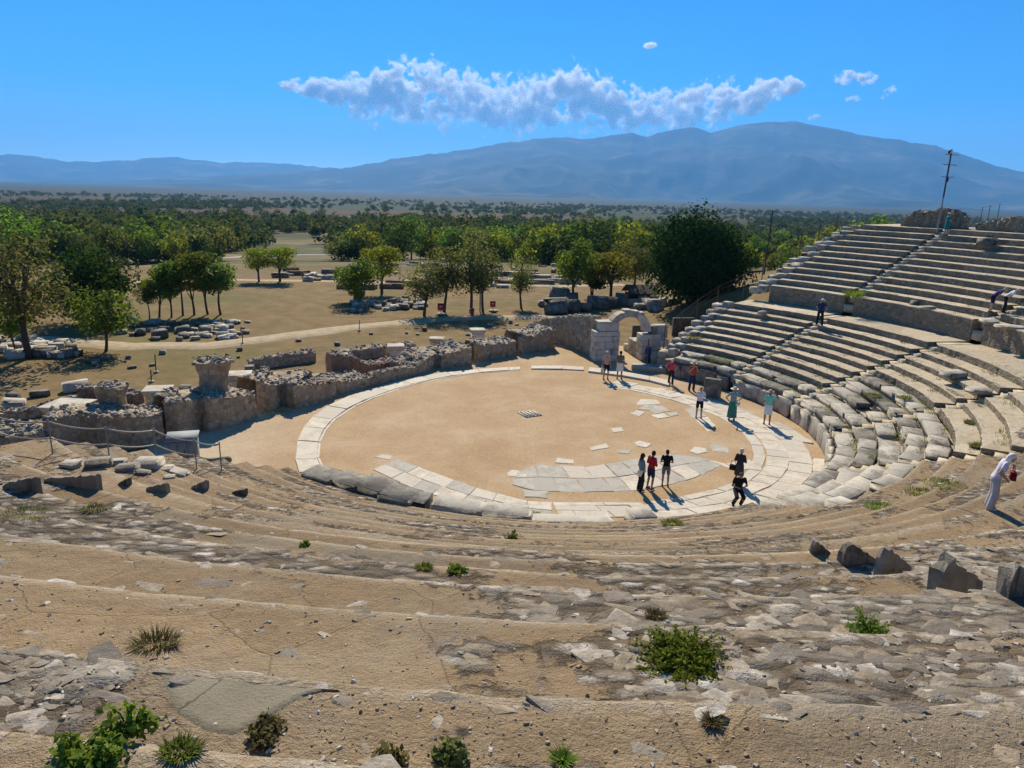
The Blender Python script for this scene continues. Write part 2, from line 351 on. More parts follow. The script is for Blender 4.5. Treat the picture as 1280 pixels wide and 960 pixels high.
def mat_rubble(name, pal, scale, mortar, lichen=0.4, flat=1.0):
    n = N(name); p = n.pos()
    q = n.mapping(n.mix(0.12, p, n.noise(p, 3.5, 3, 0.6, 0, True), 'ADD'), (1, 1, 1.0 / flat))
    v = n.new('TexVoronoi', feature='F1'); n.put(v.inputs['Vector'], q); v.inputs['Scale'].default_value = scale
    e = n.voro(q, scale, 'DISTANCE_TO_EDGE'); f = n.noise(p, 14, 5, 0.7); g = n.noise(p, 1.1, 4, 0.6)
    m = len(pal); c = n.ramp(n.sep(v.outputs['Color'], 0), [(i / (m - 1), x) for i, x in enumerate(pal)])
    c = n.mix(n.ramp(f, [(0.3, 0.0), (0.75, 0.5)]), c, mortar)
    c = n.mix(n.ramp(e, [(0.02, 1.0), (0.09, 0.0)]), c, mortar)
    c = n.mix(n.ramp(g, [(0.5, 0.0), (0.7, lichen)]), c, (0.10, 0.085, 0.06))
    h = n.math('ADD', n.math('MINIMUM', e, 0.18), n.math('MULTIPLY', f, 0.12))
    return n.bsdf(c, 0.92, n.bump(h, 1.0, 0.10), 0.15)
mat_rubble('wall_rubble', [(0.22, 0.165, 0.105), (0.38, 0.30, 0.20), (0.50, 0.41, 0.285), (0.34, 0.275, 0.19), (0.58, 0.49, 0.36)], 3.6, (0.30, 0.23, 0.15), 0.25)
mat_rubble('riser_rubble', [(0.14, 0.12, 0.088), (0.23, 0.197, 0.145), (0.31, 0.265, 0.195), (0.18, 0.155, 0.115), (0.37, 0.32, 0.24)], 4.2, (0.205, 0.165, 0.11), 0.45, 0.6)
mat_rubble('brick_rubble', [(0.22, 0.09, 0.05), (0.28, 0.13, 0.075), (0.33, 0.22, 0.15), (0.20, 0.11, 0.07)], 5.0, (0.25, 0.19, 0.13), 0.3, 0.4)
def mat_block(name, light, dark, k0, k1, tint=0.12):
    """quarried stone with grey-black weathering on it"""
    n = N(name); v = n.coord(); p = n.pos(); rn = n.rnd()
    f = n.noise(p, 1.3, 6, 0.68, 0.6); g = n.noise(p, 8, 6, 0.72); h = n.noise(p, 42, 3, 0.7)
    a = n.mix(rn, tuple(x * (1 - tint) for x in light), tuple(min(1, x * (1 + tint)) for x in light))
    a = n.mix(n.ramp(g, [(0.4, 0.0), (0.75, 0.5)]), a, tuple(x * 0.62 for x in light))
    t = n.math('ADD', f, n.math('MULTIPLY', n.math('SUBTRACT', rn, 0.5), 0.16))
    c = n.mix(n.ramp(t, [(k0, 0.0), (k1, 0.85)]), a, dark)
    c = n.mix(n.ramp(h, [(0.62, 0.0), (0.72, 0.5)]), c, tuple(min(1, x * 1.25) for x in light))
    c = n.mix(n.ramp(n.voro(p, 6, 'F1'), [(0.05, 0.7), (0.09, 0.0)]), c, (0.06, 0.055, 0.045))
    return n.bsdf(c, 0.8, n.bump(n.math('ADD', g, n.math('MULTIPLY', h, 0.4)), 0.7, 0.03), 0.25)
mat_block('seat_marble', (0.45, 0.405, 0.32), (0.115, 0.10, 0.08), 0.47, 0.68)
mat_block('dark_marble', (0.29, 0.26, 0.205), (0.075, 0.066, 0.052), 0.38, 0.6)
mat_block('pale_marble', (0.54, 0.485, 0.385), (0.26, 0.225, 0.17), 0.44, 0.68)
mat_block('arch_marble', (0.62, 0.56, 0.46), (0.20, 0.18, 0.145), 0.5, 0.72)
mat_block('paving_marble', (0.60, 0.53, 0.415), (0.40, 0.335, 0.235), 0.46, 0.72, 0.16)
mat_block('grey_paving', (0.44, 0.405, 0.33), (0.29, 0.26, 0.20), 0.45, 0.7, 0.12)
mat_block('shard', (0.30, 0.26, 0.20), (0.08, 0.07, 0.055), 0.42, 0.62)
def mat_stone():
    """loose stones: each takes its own tone"""
    n = N('loose_stone'); p = n.pos(); rn = n.rnd(); f = n.noise(p, 9, 6, 0.7); g = n.noise(p, 40, 3, 0.7)
    c = n.ramp(rn, [(0.0, (0.17, 0.148, 0.118)), (0.35, (0.26, 0.228, 0.178)), (0.6, (0.34, 0.265, 0.17)), (0.82, (0.38, 0.335, 0.265)), (0.94, (0.45, 0.405, 0.33)), (1.0, (0.58, 0.54, 0.47))])
    c = n.mix(n.ramp(f, [(0.38, 0.0), (0.62, 0.75)]), c, (0.17, 0.13, 0.088))
    c = n.mix(n.ramp(g, [(0.6, 0.0), (0.75, 0.5)]), c, (0.5, 0.47, 0.42))
    return n.bsdf(c, 0.88, n.bump(n.math('ADD', f, n.math('MULTIPLY', g, 0.4)), 0.8, 0.02), 0.2)
mat_stone()
def mat_pile():
    """many stones in one mesh: tone by island"""
    n = N('pile_stone'); p = n.pos(); f = n.noise(p, 9, 5, 0.7)
    rn = n.new('NewGeometry').outputs['Random Per Island']
    c = n.ramp(rn, [(0.0, (0.17, 0.145, 0.11)), (0.35, (0.28, 0.24, 0.185)), (0.7, (0.40, 0.35, 0.275)), (1.0, (0.58, 0.53, 0.45))])
    c = n.mix(n.ramp(f, [(0.35, 0.0), (0.7, 0.5)]), c, (0.19, 0.155, 0.11))
    return n.bsdf(c, 0.9, n.bump(f, 0.6, 0.02), 0.2)
mat_pile()
def mat_grit():
    n = N('grit'); rn = n.new('NewGeometry').outputs['Random Per Island']
    return n.bsdf(n.ramp(rn, [(0.0, (0.20, 0.16, 0.11)), (0.5, (0.34, 0.27, 0.18)), (0.85, (0.45, 0.40, 0.32)), (1.0, (0.62, 0.58, 0.52))]), 0.9, None, 0.15)
mat_grit()
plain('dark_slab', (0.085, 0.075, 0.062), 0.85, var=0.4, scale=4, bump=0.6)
def mat_cement():
    n = N('cement_patch'); p = n.pos(); f = n.noise(p, 2.2, 5, 0.65); g = n.noise(p, 60, 4, 0.8); e = n.voro(n.mix(0.2, p, n.noise(p, 3, 4, .6, 0, True), 'ADD'), 0.8, 'DISTANCE_TO_EDGE')
    c = n.ramp(f, [(0.3, (0.20, 0.17, 0.115)), (0.5, (0.25, 0.215, 0.148)), (0.7, (0.30, 0.26, 0.185))]); c = n.mix(n.ramp(g, [(0.3, 0.5), (0.45, 0.0)]), c, (0.14, 0.11, 0.07)); c = n.mix(n.ramp(e, [(0.002, 0.8), (0.006, 0.0)]), c, (0.06, 0.045, 0.03))
    return n.bsdf(c, 0.92, n.bump(n.math('ADD', f, g), 0.6, 0.02), 0.15)
mat_cement()
plain('dirt_path', (0.37, 0.285, 0.17), 0.95, var=0.22, scale=1.5, bump=0.5)
plain('grey_metal', (0.24, 0.25, 0.24), 0.75, 0.25, 0.0, 0.08, 3, 0.05)
plain('dark_metal', (0.05, 0.045, 0.042), 0.55, 0.4, 0.4, 0.2, 8, 0.05)
plain('rust_metal', (0.16, 0.085, 0.055), 0.8, 0.3, 0.2, 0.35, 10, 0.1)
plain('rope', (0.42, 0.38, 0.32), 0.9, var=0.2, scale=30)
plain('red_paint', (0.40, 0.030, 0.022), 0.5, 0.4, 0, 0.1, 2, 0.05)
plain('white_paint', (0.78, 0.77, 0.74), 0.6, var=0.06, scale=8, bump=0.05)
plain('dark_roof', (0.085, 0.062, 0.045), 0.9, var=0.3, scale=3, bump=0.5)
plain('asphalt', (0.34, 0.31, 0.27), 0.9, var=0.15, scale=0.4)
plain('plaster', (0.62, 0.58, 0.52), 0.9, var=0.08, scale=1)

# ------------------------------------------------------------------ shapes of single stones
def hull_mesh(name, n, mat, sx=1, sy=1, sz=1, seed=0):
    import bmesh
    rg = np.random.default_rng(seed); bm = bmesh.new()
    d = rg.normal(size=(n, 3)); d /= np.linalg.norm(d, axis=1)[:, None]
    d = np.sign(d) * np.abs(d) ** 0.7
    for q in d * rg.uniform(0.42, 0.5, (n, 1)) * (sx, sy, sz): bm.verts.new(q)
    r = bmesh.ops.convex_hull(bm, input=bm.verts)
    bmesh.ops.delete(bm, geom=[v for v in bm.verts if not v.link_faces], context='VERTS')
    me = bpy.data.meshes.new(name); bm.to_mesh(me); bm.free(); me.materials.append(mat); return me
STONES = [hull_mesh('stone', 14, MAT['loose_stone'], 1, 0.72, 0.5, 100 + i) for i in range(14)]
def block_arrays(sx=1.0, sy=1.0, sz=1.0, seg=3, bev=0.06, rough=0.02, seed=0, wear=0.0):
    """box centred on x and y, base at z = 0, with rounded, chipped edges: returns V, F"""
    rg = np.random.default_rng(seed); V = []; F = []; idx = {}
    n = seg
    def vid(p):
        k = tuple(np.round(p, 5))
        if k not in idx: idx[k] = len(V); V.append(p)
        return idx[k]
    L = np.linspace(-1, 1, n + 1)
    if n >= 3: L = np.r_[-1, np.linspace(-0.90, 0.90, n - 1), 1]
    for ax in range(3):
        for s in (-1, 1):
            for i in range(n):
                for j in range(n):
                    q = []
                    for (a, b) in ((i, j), (i + 1, j), (i + 1, j + 1), (i, j + 1)):
                        p = [0, 0, 0]; p[ax] = s; p[(ax + 1) % 3] = L[a]; p[(ax + 2) % 3] = L[b]; q.append(vid(p))
                    F.append(q if s > 0 else q[::-1])
    V = np.array(V, float); h = np.array((sx, sy, sz)) / 2
    W = V * h
    cnt = (np.abs(V) > 0.999).sum(1)
    inset = bev * min(sx, sy, sz)
    for a in range(3):
        W[:, a] -= np.sign(V[:, a]) * (np.abs(V[:, a]) > 0.999) * np.where(cnt >= 2, inset * (0.4 if n > 1 else 0), 0) * rg.uniform(0.5, 1.6, len(V))
    W += rg.normal(size=W.shape) * rough * min(sx, sy, sz)
    if wear > 0:
        top = V[:, 2] > 0.999
        W[top, 2] -= wear * sz * np.abs(rg.normal(size=top.sum())) * (0.4 + (cnt[top] >= 2))
    W[:, 2] += sz / 2
    return W, np.array(F)
def block_mesh(name, mat, *a, **k):
    V, F = block_arrays(*a, **k); return mesh(name, V, F, [mat])
def stones_soup(name, mat, places, seed=0, npt=10):
    """many small stones as one mesh: places = (x, y, z, size)"""
    rg = np.random.default_rng(seed); base = []
    for i in range(8):
        me = STONES[i]; v = np.empty(len(me.vertices) * 3); me.vertices.foreach_get('co', v); base.append((v.reshape(-1, 3), [tuple(p.vertices) for p in me.polygons]))
    V, F, o = [], [], 0
    for (x, y, z, s) in places:
        b, f = base[rg.integers(8)]; a = rg.uniform(0, 6.283); t = rg.uniform(-0.5, 0.5)
        q = b * (s * rg.uniform(.8, 1.2), s * rg.uniform(.8, 1.2), s * rg.uniform(.7, 1.5)); ca, sa, ct, st = math.cos(a), math.sin(a), math.cos(t), math.sin(t)
        y1 = q[:, 1] * ct - q[:, 2] * st; z1 = q[:, 1] * st + q[:, 2] * ct
        V.append(np.stack([q[:, 0] * ca - y1 * sa + x, q[:, 0] * sa + y1 * ca + y, z1 + z], 1)); F += [tuple(i + o for i in t_) for t_ in f]; o += len(q)
    return mesh(name, np.concatenate(V), F, [mat])
# ------------------------------------------------------------------ orchestra floor and its paving
def build_orchestra():
    a = np.linspace(-180, 180, 181)[:-1]
    rmax = np.interp(a, [-180, -140, -133, 48, 56, 75, 110, 140, 160, 180], [19.5, 19.5, 14.4, 14.4, 24, 22, 19, 16.5, 18.5, 19.5])
    t = np.linspace(0, 1, 40); A, T = np.meshgrid(np.radians(a), t); R = 0.05 + T * (rmax[None, :] - 0.05)
    X = OX + R * np.cos(A); Y = OY + R * np.sin(A)
    Z = fbm(X / 2.5, Y / 2.5, 3, 77) * 0.012 - np.where(T > 0.9, (T - 0.9) * 1.2, 0) + 0.012
    V = np.stack([X, Y, Z], -1).reshape(-1, 3)
    F = [tuple(q) for q in grid_faces(40, 180, True)] + [tuple(range(179, -1, -1))]
    o = link('orchestra_floor', mesh('orchestra_floor', V, F, [MAT['sand']], smooth=True)); o['kind'] = 'structure'; return o
FLOOR = build_orchestra()
_slab_n = [0]
def slab(quad, mat='paving_marble', z=0.03, th=0.12, parent=FLOOR, name='paving_slab', gap=0.012, jit=0.0):
    """a paving slab from four or more ground corners (counter-clockwise or not), with chamfered upper edge"""
    _slab_n[0] += 1; rg = np.random.default_rng(_slab_n[0])
    P = np.array([(p[0], p[1]) for p in quad], float); c = P.mean(0)
    if np.sum(P[:, 0] * np.roll(P[:, 1], -1) - P[:, 1] * np.roll(P[:, 0], -1)) < 0: P = P[::-1]
    # subdivide edges a little so that rims are not ruler-straight
    Q = []
    for i in range(len(P)):
        p, q = P[i], P[(i + 1) % len(P)]; L = np.linalg.norm(q - p); n = max(1, min(5, int(L / 0.35)))
        for k in range(n): Q.append(p + (q - p) * k / n + rg.normal(size=2) * (0.008 + jit))
    P = np.array(Q); P = P + (c - P) / np.linalg.norm(c - P, axis=1)[:, None] * gap
    I = P + (c - P) / np.linalg.norm(c - P, axis=1)[:, None] * 0.02
    tl = rg.normal(size=2) * 0.005; zt = z + rg.uniform(-0.012, 0.012)
    n = len(P); zz = lambda q: zt + (q - c) @ tl
    V = [(*p, zt - th) for p in P] + [(*p, zz(p) - 0.012) for p in P] + [(*p, zz(p)) for p in I]
    V = np.array(V) - (c[0], c[1], 0)
    F = [(i, (i + 1) % n, n + (i + 1) % n, n + i) for i in range(n)] + [(n + i, n + (i + 1) % n, 2 * n + (i + 1) % n, 2 * n + i) for i in range(n)] + [tuple(range(2 * n, 3 * n))]
    return link(name, mesh(name, V, F, [MAT[mat]]), parent, (c[0], c[1], 0))
def trace(pts, z=0.0):
    P = np.array([tuple(G(x, y, z))[:2] for x, y in pts]); s = np.r_[0, np.cumsum(np.linalg.norm(np.diff(P, axis=0), axis=1))]
    return P, s / s[-1], s[-1]
def at(tr, u): return np.array([np.interp(u, tr[1], tr[0][:, 0]), np.interp(u, tr[1], tr[0][:, 1])])
def strip(outer, inner, length, rows=(0, 1), mats=('paving_marble',), z=0.03, skip=0.0, jit=0.0, seed=1):
    rg = random.Random(seed); to, ti = trace(outer), trace(inner); L = max(to[2], ti[2])
    for a, b in zip(rows[:-1], rows[1:]):
        u = 0.0
        while u < 0.995:
            v = min(1.0, u + length * rg.uniform(0.7, 1.35) / L)
            if 1 - v < 0.4 * length / L: v = 1.0
            if rg.random() >= skip:
                f = lambda t, k: at(to, t) * (1 - k) + at(ti, t) * k
                slab([f(u, a), f(v, a), f(v, b), f(u, b)], rg.choice(mats), z, jit=jit)
            u = v
ringo = [(374, 592), (368, 572), (372, 550), (382, 530), (400, 513), (430, 498), (465, 486), (510, 474), (560, 465), (600, 462), (650, 459)]
ringi = [(408, 590), (398, 570), (402, 548), (412, 532), (430, 516), (455, 503), (485, 491), (525, 479), (570, 470), (610, 466), (650, 463)]
strip(ringo, ringi, 1.9, (0, 0.88), z=0.06, seed=3); strip(ringo, ringi, 2.2, (0.89, 1), z=0.03, seed=4)
strip([(664, 458.5), (700, 458.5), (730, 460)], [(664, 462), (700, 462.5), (730, 464)], 2.0, z=0.10, seed=5)
strip([(737, 461), (775, 466), (806, 471), (838, 478)], [(735, 466), (775, 471), (806, 476), (836, 484)], 1.8, z=0.14, seed=6)
ro = [(772, 476), (830, 485), (880, 497), (930, 511), (980, 530), (1016, 552), (1033, 577), (1028, 602), (1000, 622), (950, 640), (880, 650), (800, 652), (700, 650)]
ri = [(756, 483), (800, 490), (850, 503), (900, 522), (930, 542), (943, 562), (941, 583), (918, 604), (875, 618), (800, 629), (690, 628)]
strip(ro, ri, 1.7, (0, 0.16), ('paving_marble', 'grey_paving'), z=0.02, seed=8, skip=0.12, jit=0.02)
strip(ro, ri, 1.5, (0.165, 0.5, 0.82), ('paving_marble',), z=0.035, seed=9)
strip(ro, ri, 1.8, (0.83, 1.0), ('paving_marble',), z=0.03, seed=10)
strip([(466, 588), (512, 609), (560, 626), (640, 642), (690, 650)], [(497, 574), (540, 590), (600, 612), (660, 627), (690, 628)], 1.3, (0, 0.5, 1), ('paving_marble', 'paving_marble', 'grey_paving'), z=0.03, seed=11)
ao = [(641, 607), (665, 614), (732, 616), (790, 614), (840, 606), (875, 596), (903, 581)]
ai = [(645, 590), (672, 580), (720, 584), (767, 580), (800, 573), (850, 567), (876, 571)]
strip(ao, ai, 1.05, (0, 0.5, 1), ('paving_marble', 'grey_paving', 'grey_paving'), z=0.03, seed=12, jit=0.02)
strip([(903, 582), (922, 590), (945, 586)], [(880, 574), (905, 580), (938, 575)], 1.2, (0, 1), ('paving_marble',), z=0.03, seed=13)
for quad, m in (([(633, 591), (640, 587), (657, 590), (660, 596), (636, 596)], 'paving_marble'), ([(652, 613), (686, 614), (684, 624), (656, 621)], 'grey_paving'), ([(694, 579), (697, 573), (717, 575), (719, 581)], 'paving_marble'),
                ([(736, 560), (757, 555), (763, 560), (740, 564)], 'paving_marble'), ([(771, 572), (783, 569), (798, 577), (776, 579)], 'paving_marble'), ([(793, 553), (800, 551), (816, 555), (808, 560), (796, 558)], 'paving_marble'),
                ([(776, 562), (790, 563), (786, 568), (774, 567)], 'grey_paving'), ([(764, 536), (778, 534), (779, 540), (766, 541)], 'paving_marble'),
                ([(795, 507), (800, 499), (822, 500), (826, 505)], 'paving_marble'), ([(797, 512), (807, 506), (824, 508), (822, 514)], 'grey_paving'), ([(786, 517), (796, 513), (808, 516), (800, 521)], 'paving_marble'), ([(812, 514), (826, 507), (838, 514), (820, 518)], 'grey_paving'), ([(812, 519), (830, 517), (837, 522), (822, 524)], 'paving_marble'), ([(832, 517), (846, 515), (848, 519), (838, 521)], 'grey_paving'),
                ([(856, 512), (870, 508), (882, 520), (868, 524)], 'grey_paving'), ([(868, 524), (884, 521), (904, 541), (886, 541)], 'paving_marble'),
                ([(862, 565), (867, 559), (883, 561), (885, 566), (872, 568)], 'paving_marble'), ([(888, 557), (891, 554), (910, 559), (910, 566), (890, 564)], 'grey_paving'), ([(468, 572), (478, 568), (490, 570), (488, 575)], 'paving_marble')):
    slab([G(x, y) for x, y in quad], m, 0.026, jit=0.02)
def build_grate():
    c = G(662, 518); t = thing('drain_grate', 'small white square grate lying in the middle of the sand floor', 'grate', (c.x, c.y, 0.02), 0.5)
    for i in range(5):
        for ax in (0, 1):
            sx, sy = (1.0, 0.09) if ax == 0 else (0.09, 1.0); o = -0.44 + 0.22 * i
            link('bar', block_mesh('bar', MAT['pale_marble'], sx, sy, 0.03 if ax == 0 else 0.036, seg=1, rough=0), t, (0, o, 0) if ax == 0 else (o, 0, 0))
build_grate()
# ------------------------------------------------------------------ the seating (cavea)
LOWR = [(14.3 + 0.83 * k, 1.2 + 0.325 * k) for k in range(9)] + [(21.85, 4.2)]     # front edge radius, height of the step
UPR = [(24.4 + 0.87 * k, 5.5 + 0.40 * k) for k in range(12)]
ALLR = LOWR + UPR
def pol(r, az, z=0.0): a = rad(az); return Vector((OX + r * math.cos(a), OY + r * math.sin(a), z))
def az_end(r): return float(np.interp(r, [14, 22, 24.4, 34], [50, 48, 44.6, 40.5]))
def zcav(r):
    z = 0.0
    for rr, zz in ALLR:
        if r >= rr: z = zz
    return z
def hit(px, py):
    """where a pixel's ray meets the steps"""
    d = ray(px, py); t = 2.0
    while t < 140:
        q = Vector((d.x * t, d.y * t, CAMZ + d.z * t)); r = math.hypot(q.x - OX, q.y - OY)
        az = math.degrees(math.atan2(q.y - OY, q.x - OX))
        z = zcav(r) if -139 < az < az_end(r) + 3 else 0.0
        if q.z <= z: return Vector((q.x, q.y, z)), r, az
        t += 0.02
    return G(px, py), 0, 0

def row_mesh(r0, z0, r1, h, a0, a1, seed, da=0.05, nt=5, rough=0.02, tilt=0.03, ero=0.0, rub=0.0, fine=0.0, mats=('tread_concrete', 'riser_rubble'), back=0.0, capdepth=None, rubfn=None):
    """one step as a sector: riser, lip, tread, end faces and a back that goes down behind the next riser"""
    n = max(3, int(abs(a1 - a0) * math.pi / 180 * r0 / da)); az = np.linspace(a0, a1, n); sa = np.radians(az) * r0
    lip = fbm(sa / 1.3, sa * 0 + seed, 4, seed) * rough * 2.2 + fbm(sa / 0.25, sa * 0 + seed, 2, seed + 3) * rough
    zl = fbm(sa / 2.2, sa * 0 + seed * 1.7, 4, seed + 9) * rough * 1.2
    E_ = np.clip(ero + 0.2 * ero * fbm(sa / 3.0, sa * 0 + seed, 3, seed + 20), 0, 0.86) if ero else np.zeros(n)
    cols = []   # (r, z, rub)
    for k, f in enumerate((0.0, 0.35, 0.7, 0.96)):
        rr = r0 + lip + rough * 1.6 * fbm(sa / 0.35, sa * 0 + k * 3.3, 3, seed + 30 + k)
        cols.append((rr, z0 + zl - (h + 0.12) * (1 - f), np.zeros(n)))
    w = r1 + 0.10 - r0
    for k in range(nt + 1):
        f = k / nt; rr = r0 + lip * (1 - f) + 0.02 + f * (w - 0.02)
        m = np.full(n, rub) if rubfn is None else rubfn(sa, rr, az)
        zz = z0 + zl * (1 - f) + tilt * f + E_ * h * f
        if fine:
            zz = zz + fine * fbm(sa / 0.55, rr / 0.55, 4, seed + 50) * (0.5 + m) + fine * 1.3 * m * (ridged(sa / 0.26, rr / 0.2, 3, seed + 51) - 0.5) + 0.6 * fine * fbm(sa / 2.5, rr / 2.5, 2, seed + 52)
        cols.append((rr, zz, m))
    cols.append((cols[-1][0] + 0.02, cols[-1][1] * 0 + z0 - back - 0.5, np.zeros(n)))
    R = np.stack([c[0] for c in cols]); Z = np.stack([c[1] for c in cols]); B = np.stack([c[2] for c in cols]); A = np.radians(np.broadcast_to(az, R.shape))
    V = np.stack([OX + R * np.cos(A), OY + R * np.sin(A), Z], -1).reshape(-1, 3)
    F = grid_faces(len(cols), n)[:, ::-1]; mi = np.repeat(np.array([1] * 3 + [0] * (len(cols) - 5) + [0] + [1]), n - 1)
    ends = [tuple(k * n for k in range(len(cols))), tuple(k * n + n - 1 for k in range(len(cols) - 1, -1, -1))]
    Fl = [tuple(x) for x in F] + ends
    if a1 > a0: Fl = [t[::-1] for t in Fl]
    me = mesh('seat_row', V, Fl, [MAT[m] for m in mats], list(mi) + [1, 1])
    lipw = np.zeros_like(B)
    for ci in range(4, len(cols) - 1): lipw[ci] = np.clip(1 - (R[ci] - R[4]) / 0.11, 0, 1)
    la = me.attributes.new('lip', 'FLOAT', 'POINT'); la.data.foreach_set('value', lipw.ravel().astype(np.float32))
    dw = np.zeros_like(B)
    for ci in range(4, len(cols) - 1): dw[ci] = (0 if mats[0] == 'tread_concrete' else 1) * np.clip(1 - np.abs(R[ci] - R[4] - 0.24) / 0.14, 0, 1)
    da_ = me.attributes.new('dirt', 'FLOAT', 'POINT'); da_.data.foreach_set('value', dw.ravel().astype(np.float32))
    at_ = me.attributes.new('rub', 'FLOAT', 'POINT'); at_.data.foreach_set('value', B.ravel().astype(np.float32))
    return me

AISLES = [30.0, 7.5, -15.0, -37.5, -60.0, -82.5, -113.0]
ORD = ['first', 'second', 'third', 'fourth', 'fifth', 'sixth', 'seventh', 'eighth']
WEDGE = {}
def build_wedges():
    bounds = [None] + AISLES + [-134.0]
    for tier, rows in (('lower', LOWR), ('upper', UPR)):
        for w in range(8):
            if tier == 'upper' and w in (3, 4): continue          # wholly outside the picture
            t = thing('seating_wedge', f'{ORD[w]} wedge of {tier} stone seating rows counted from the arched gate', 'seating', (0, 0, 0), 0, 'wedges of the theatre seating')
            WEDGE[tier, w] = t
            fore = w >= 5
            for k, (r, z) in enumerate(rows):
                half = math.degrees(0.42 / r)
                hi = az_end(r) if w == 0 else bounds[w] - (half if w < 5 else 0)
                lo = bounds[w + 1] + (half if w < 4 else 0)
                if w == 0 and tier == 'upper': hi -= 0.2
                r1 = rows[k + 1][0] if k + 1 < len(rows) else (24.45 if tier == 'lower' else 41.0)
                h = (z - rows[k - 1][1]) if k else (1.2 if tier == 'lower' else 1.15)
                blocks = tier == 'lower' and ((w <= 1 and k <= 1) or (w in (2, 3) and k <= 4) or (w == 4 and k <= 3))
                seed = 7 * w + k + (100 if tier == 'upper' else 0)
                if tier == 'upper' and fore:
                    if k in (1, 3, 5, 7, 9): continue              # in front, pairs of rows have worn into one broad terrace
                    build_fore_row(t, k, r, z, rows[k + 2][0] if k + 2 < len(rows) else r1, h, hi, lo, seed); continue
                zz = z - 0.34 if blocks else z
                if w == 0: zz -= 0.0
                near = w in (4, 5, 6, 7)
                mts = ('step_concrete', 'riser_rubble') if near else ('tread_concrete', 'riser_rubble')
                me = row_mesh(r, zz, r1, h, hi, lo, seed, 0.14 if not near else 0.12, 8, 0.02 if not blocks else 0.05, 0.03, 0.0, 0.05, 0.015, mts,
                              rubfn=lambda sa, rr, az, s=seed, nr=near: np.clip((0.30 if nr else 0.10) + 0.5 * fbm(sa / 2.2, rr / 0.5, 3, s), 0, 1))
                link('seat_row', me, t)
def rubmap(sa, rr, az, k, seed):
    """where the mortar is gone and rubble shows"""
    base = {0: .2, 1: .25, 2: .42, 3: .25, 4: .5, 5: .3, 6: .5, 7: .62, 8: .48, 9: .42, 10: .12, 11: .1}[k]
    x = OX + rr * np.cos(np.radians(az)); y = OY + rr * np.sin(np.radians(az))
    m = base + 0.06 + 0.95 * fbm(x / 2.0, y / 0.9, 4, 301) 
    m = m + np.where((k >= 6) & (k <= 9), 0.34 * np.clip((x - 0.2) / 0.8, -1, 1), 0)      # right half bare, left half still plastered
    if k == 10: m = m + 1.0 * np.clip((-1.6 - x) / 0.3, 0, 1) * (rr < 34.0)
    return np.clip(m, 0, 1)
FORE = []
def build_fore_row(t, k, r, z, r1, h, hi, lo, seed):
    # only as far round as the picture, and a step to its side, can see
    azs = np.linspace(hi, lo, 400); keep = []
    for a in azs:
        q = pol(r + 0.4, a, z); d = q - Vector((0, 0, CAMZ)); zf = d.dot(_F)
        if zf > 0.3 and abs(d.dot(CR) / zf) < 1.25: keep.append(a)
    if not keep: return
    hi, lo = max(keep), min(keep)
    near = k >= 6
    ero = {4: .15, 6: .3, 8: .35}.get(k, 0.05)
    da = 0.022 if k >= 8 else (0.035 if k >= 6 else 0.07); nt = 70 if k >= 8 else (44 if k >= 6 else 22)
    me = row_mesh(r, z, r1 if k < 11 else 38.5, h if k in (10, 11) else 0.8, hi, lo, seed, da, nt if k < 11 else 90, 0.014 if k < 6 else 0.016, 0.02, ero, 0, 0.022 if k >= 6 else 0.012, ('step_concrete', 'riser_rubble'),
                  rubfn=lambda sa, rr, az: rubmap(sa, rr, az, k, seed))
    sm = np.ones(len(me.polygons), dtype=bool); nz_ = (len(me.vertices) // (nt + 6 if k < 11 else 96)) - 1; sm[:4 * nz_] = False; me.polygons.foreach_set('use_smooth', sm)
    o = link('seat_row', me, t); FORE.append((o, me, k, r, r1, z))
build_wedges()
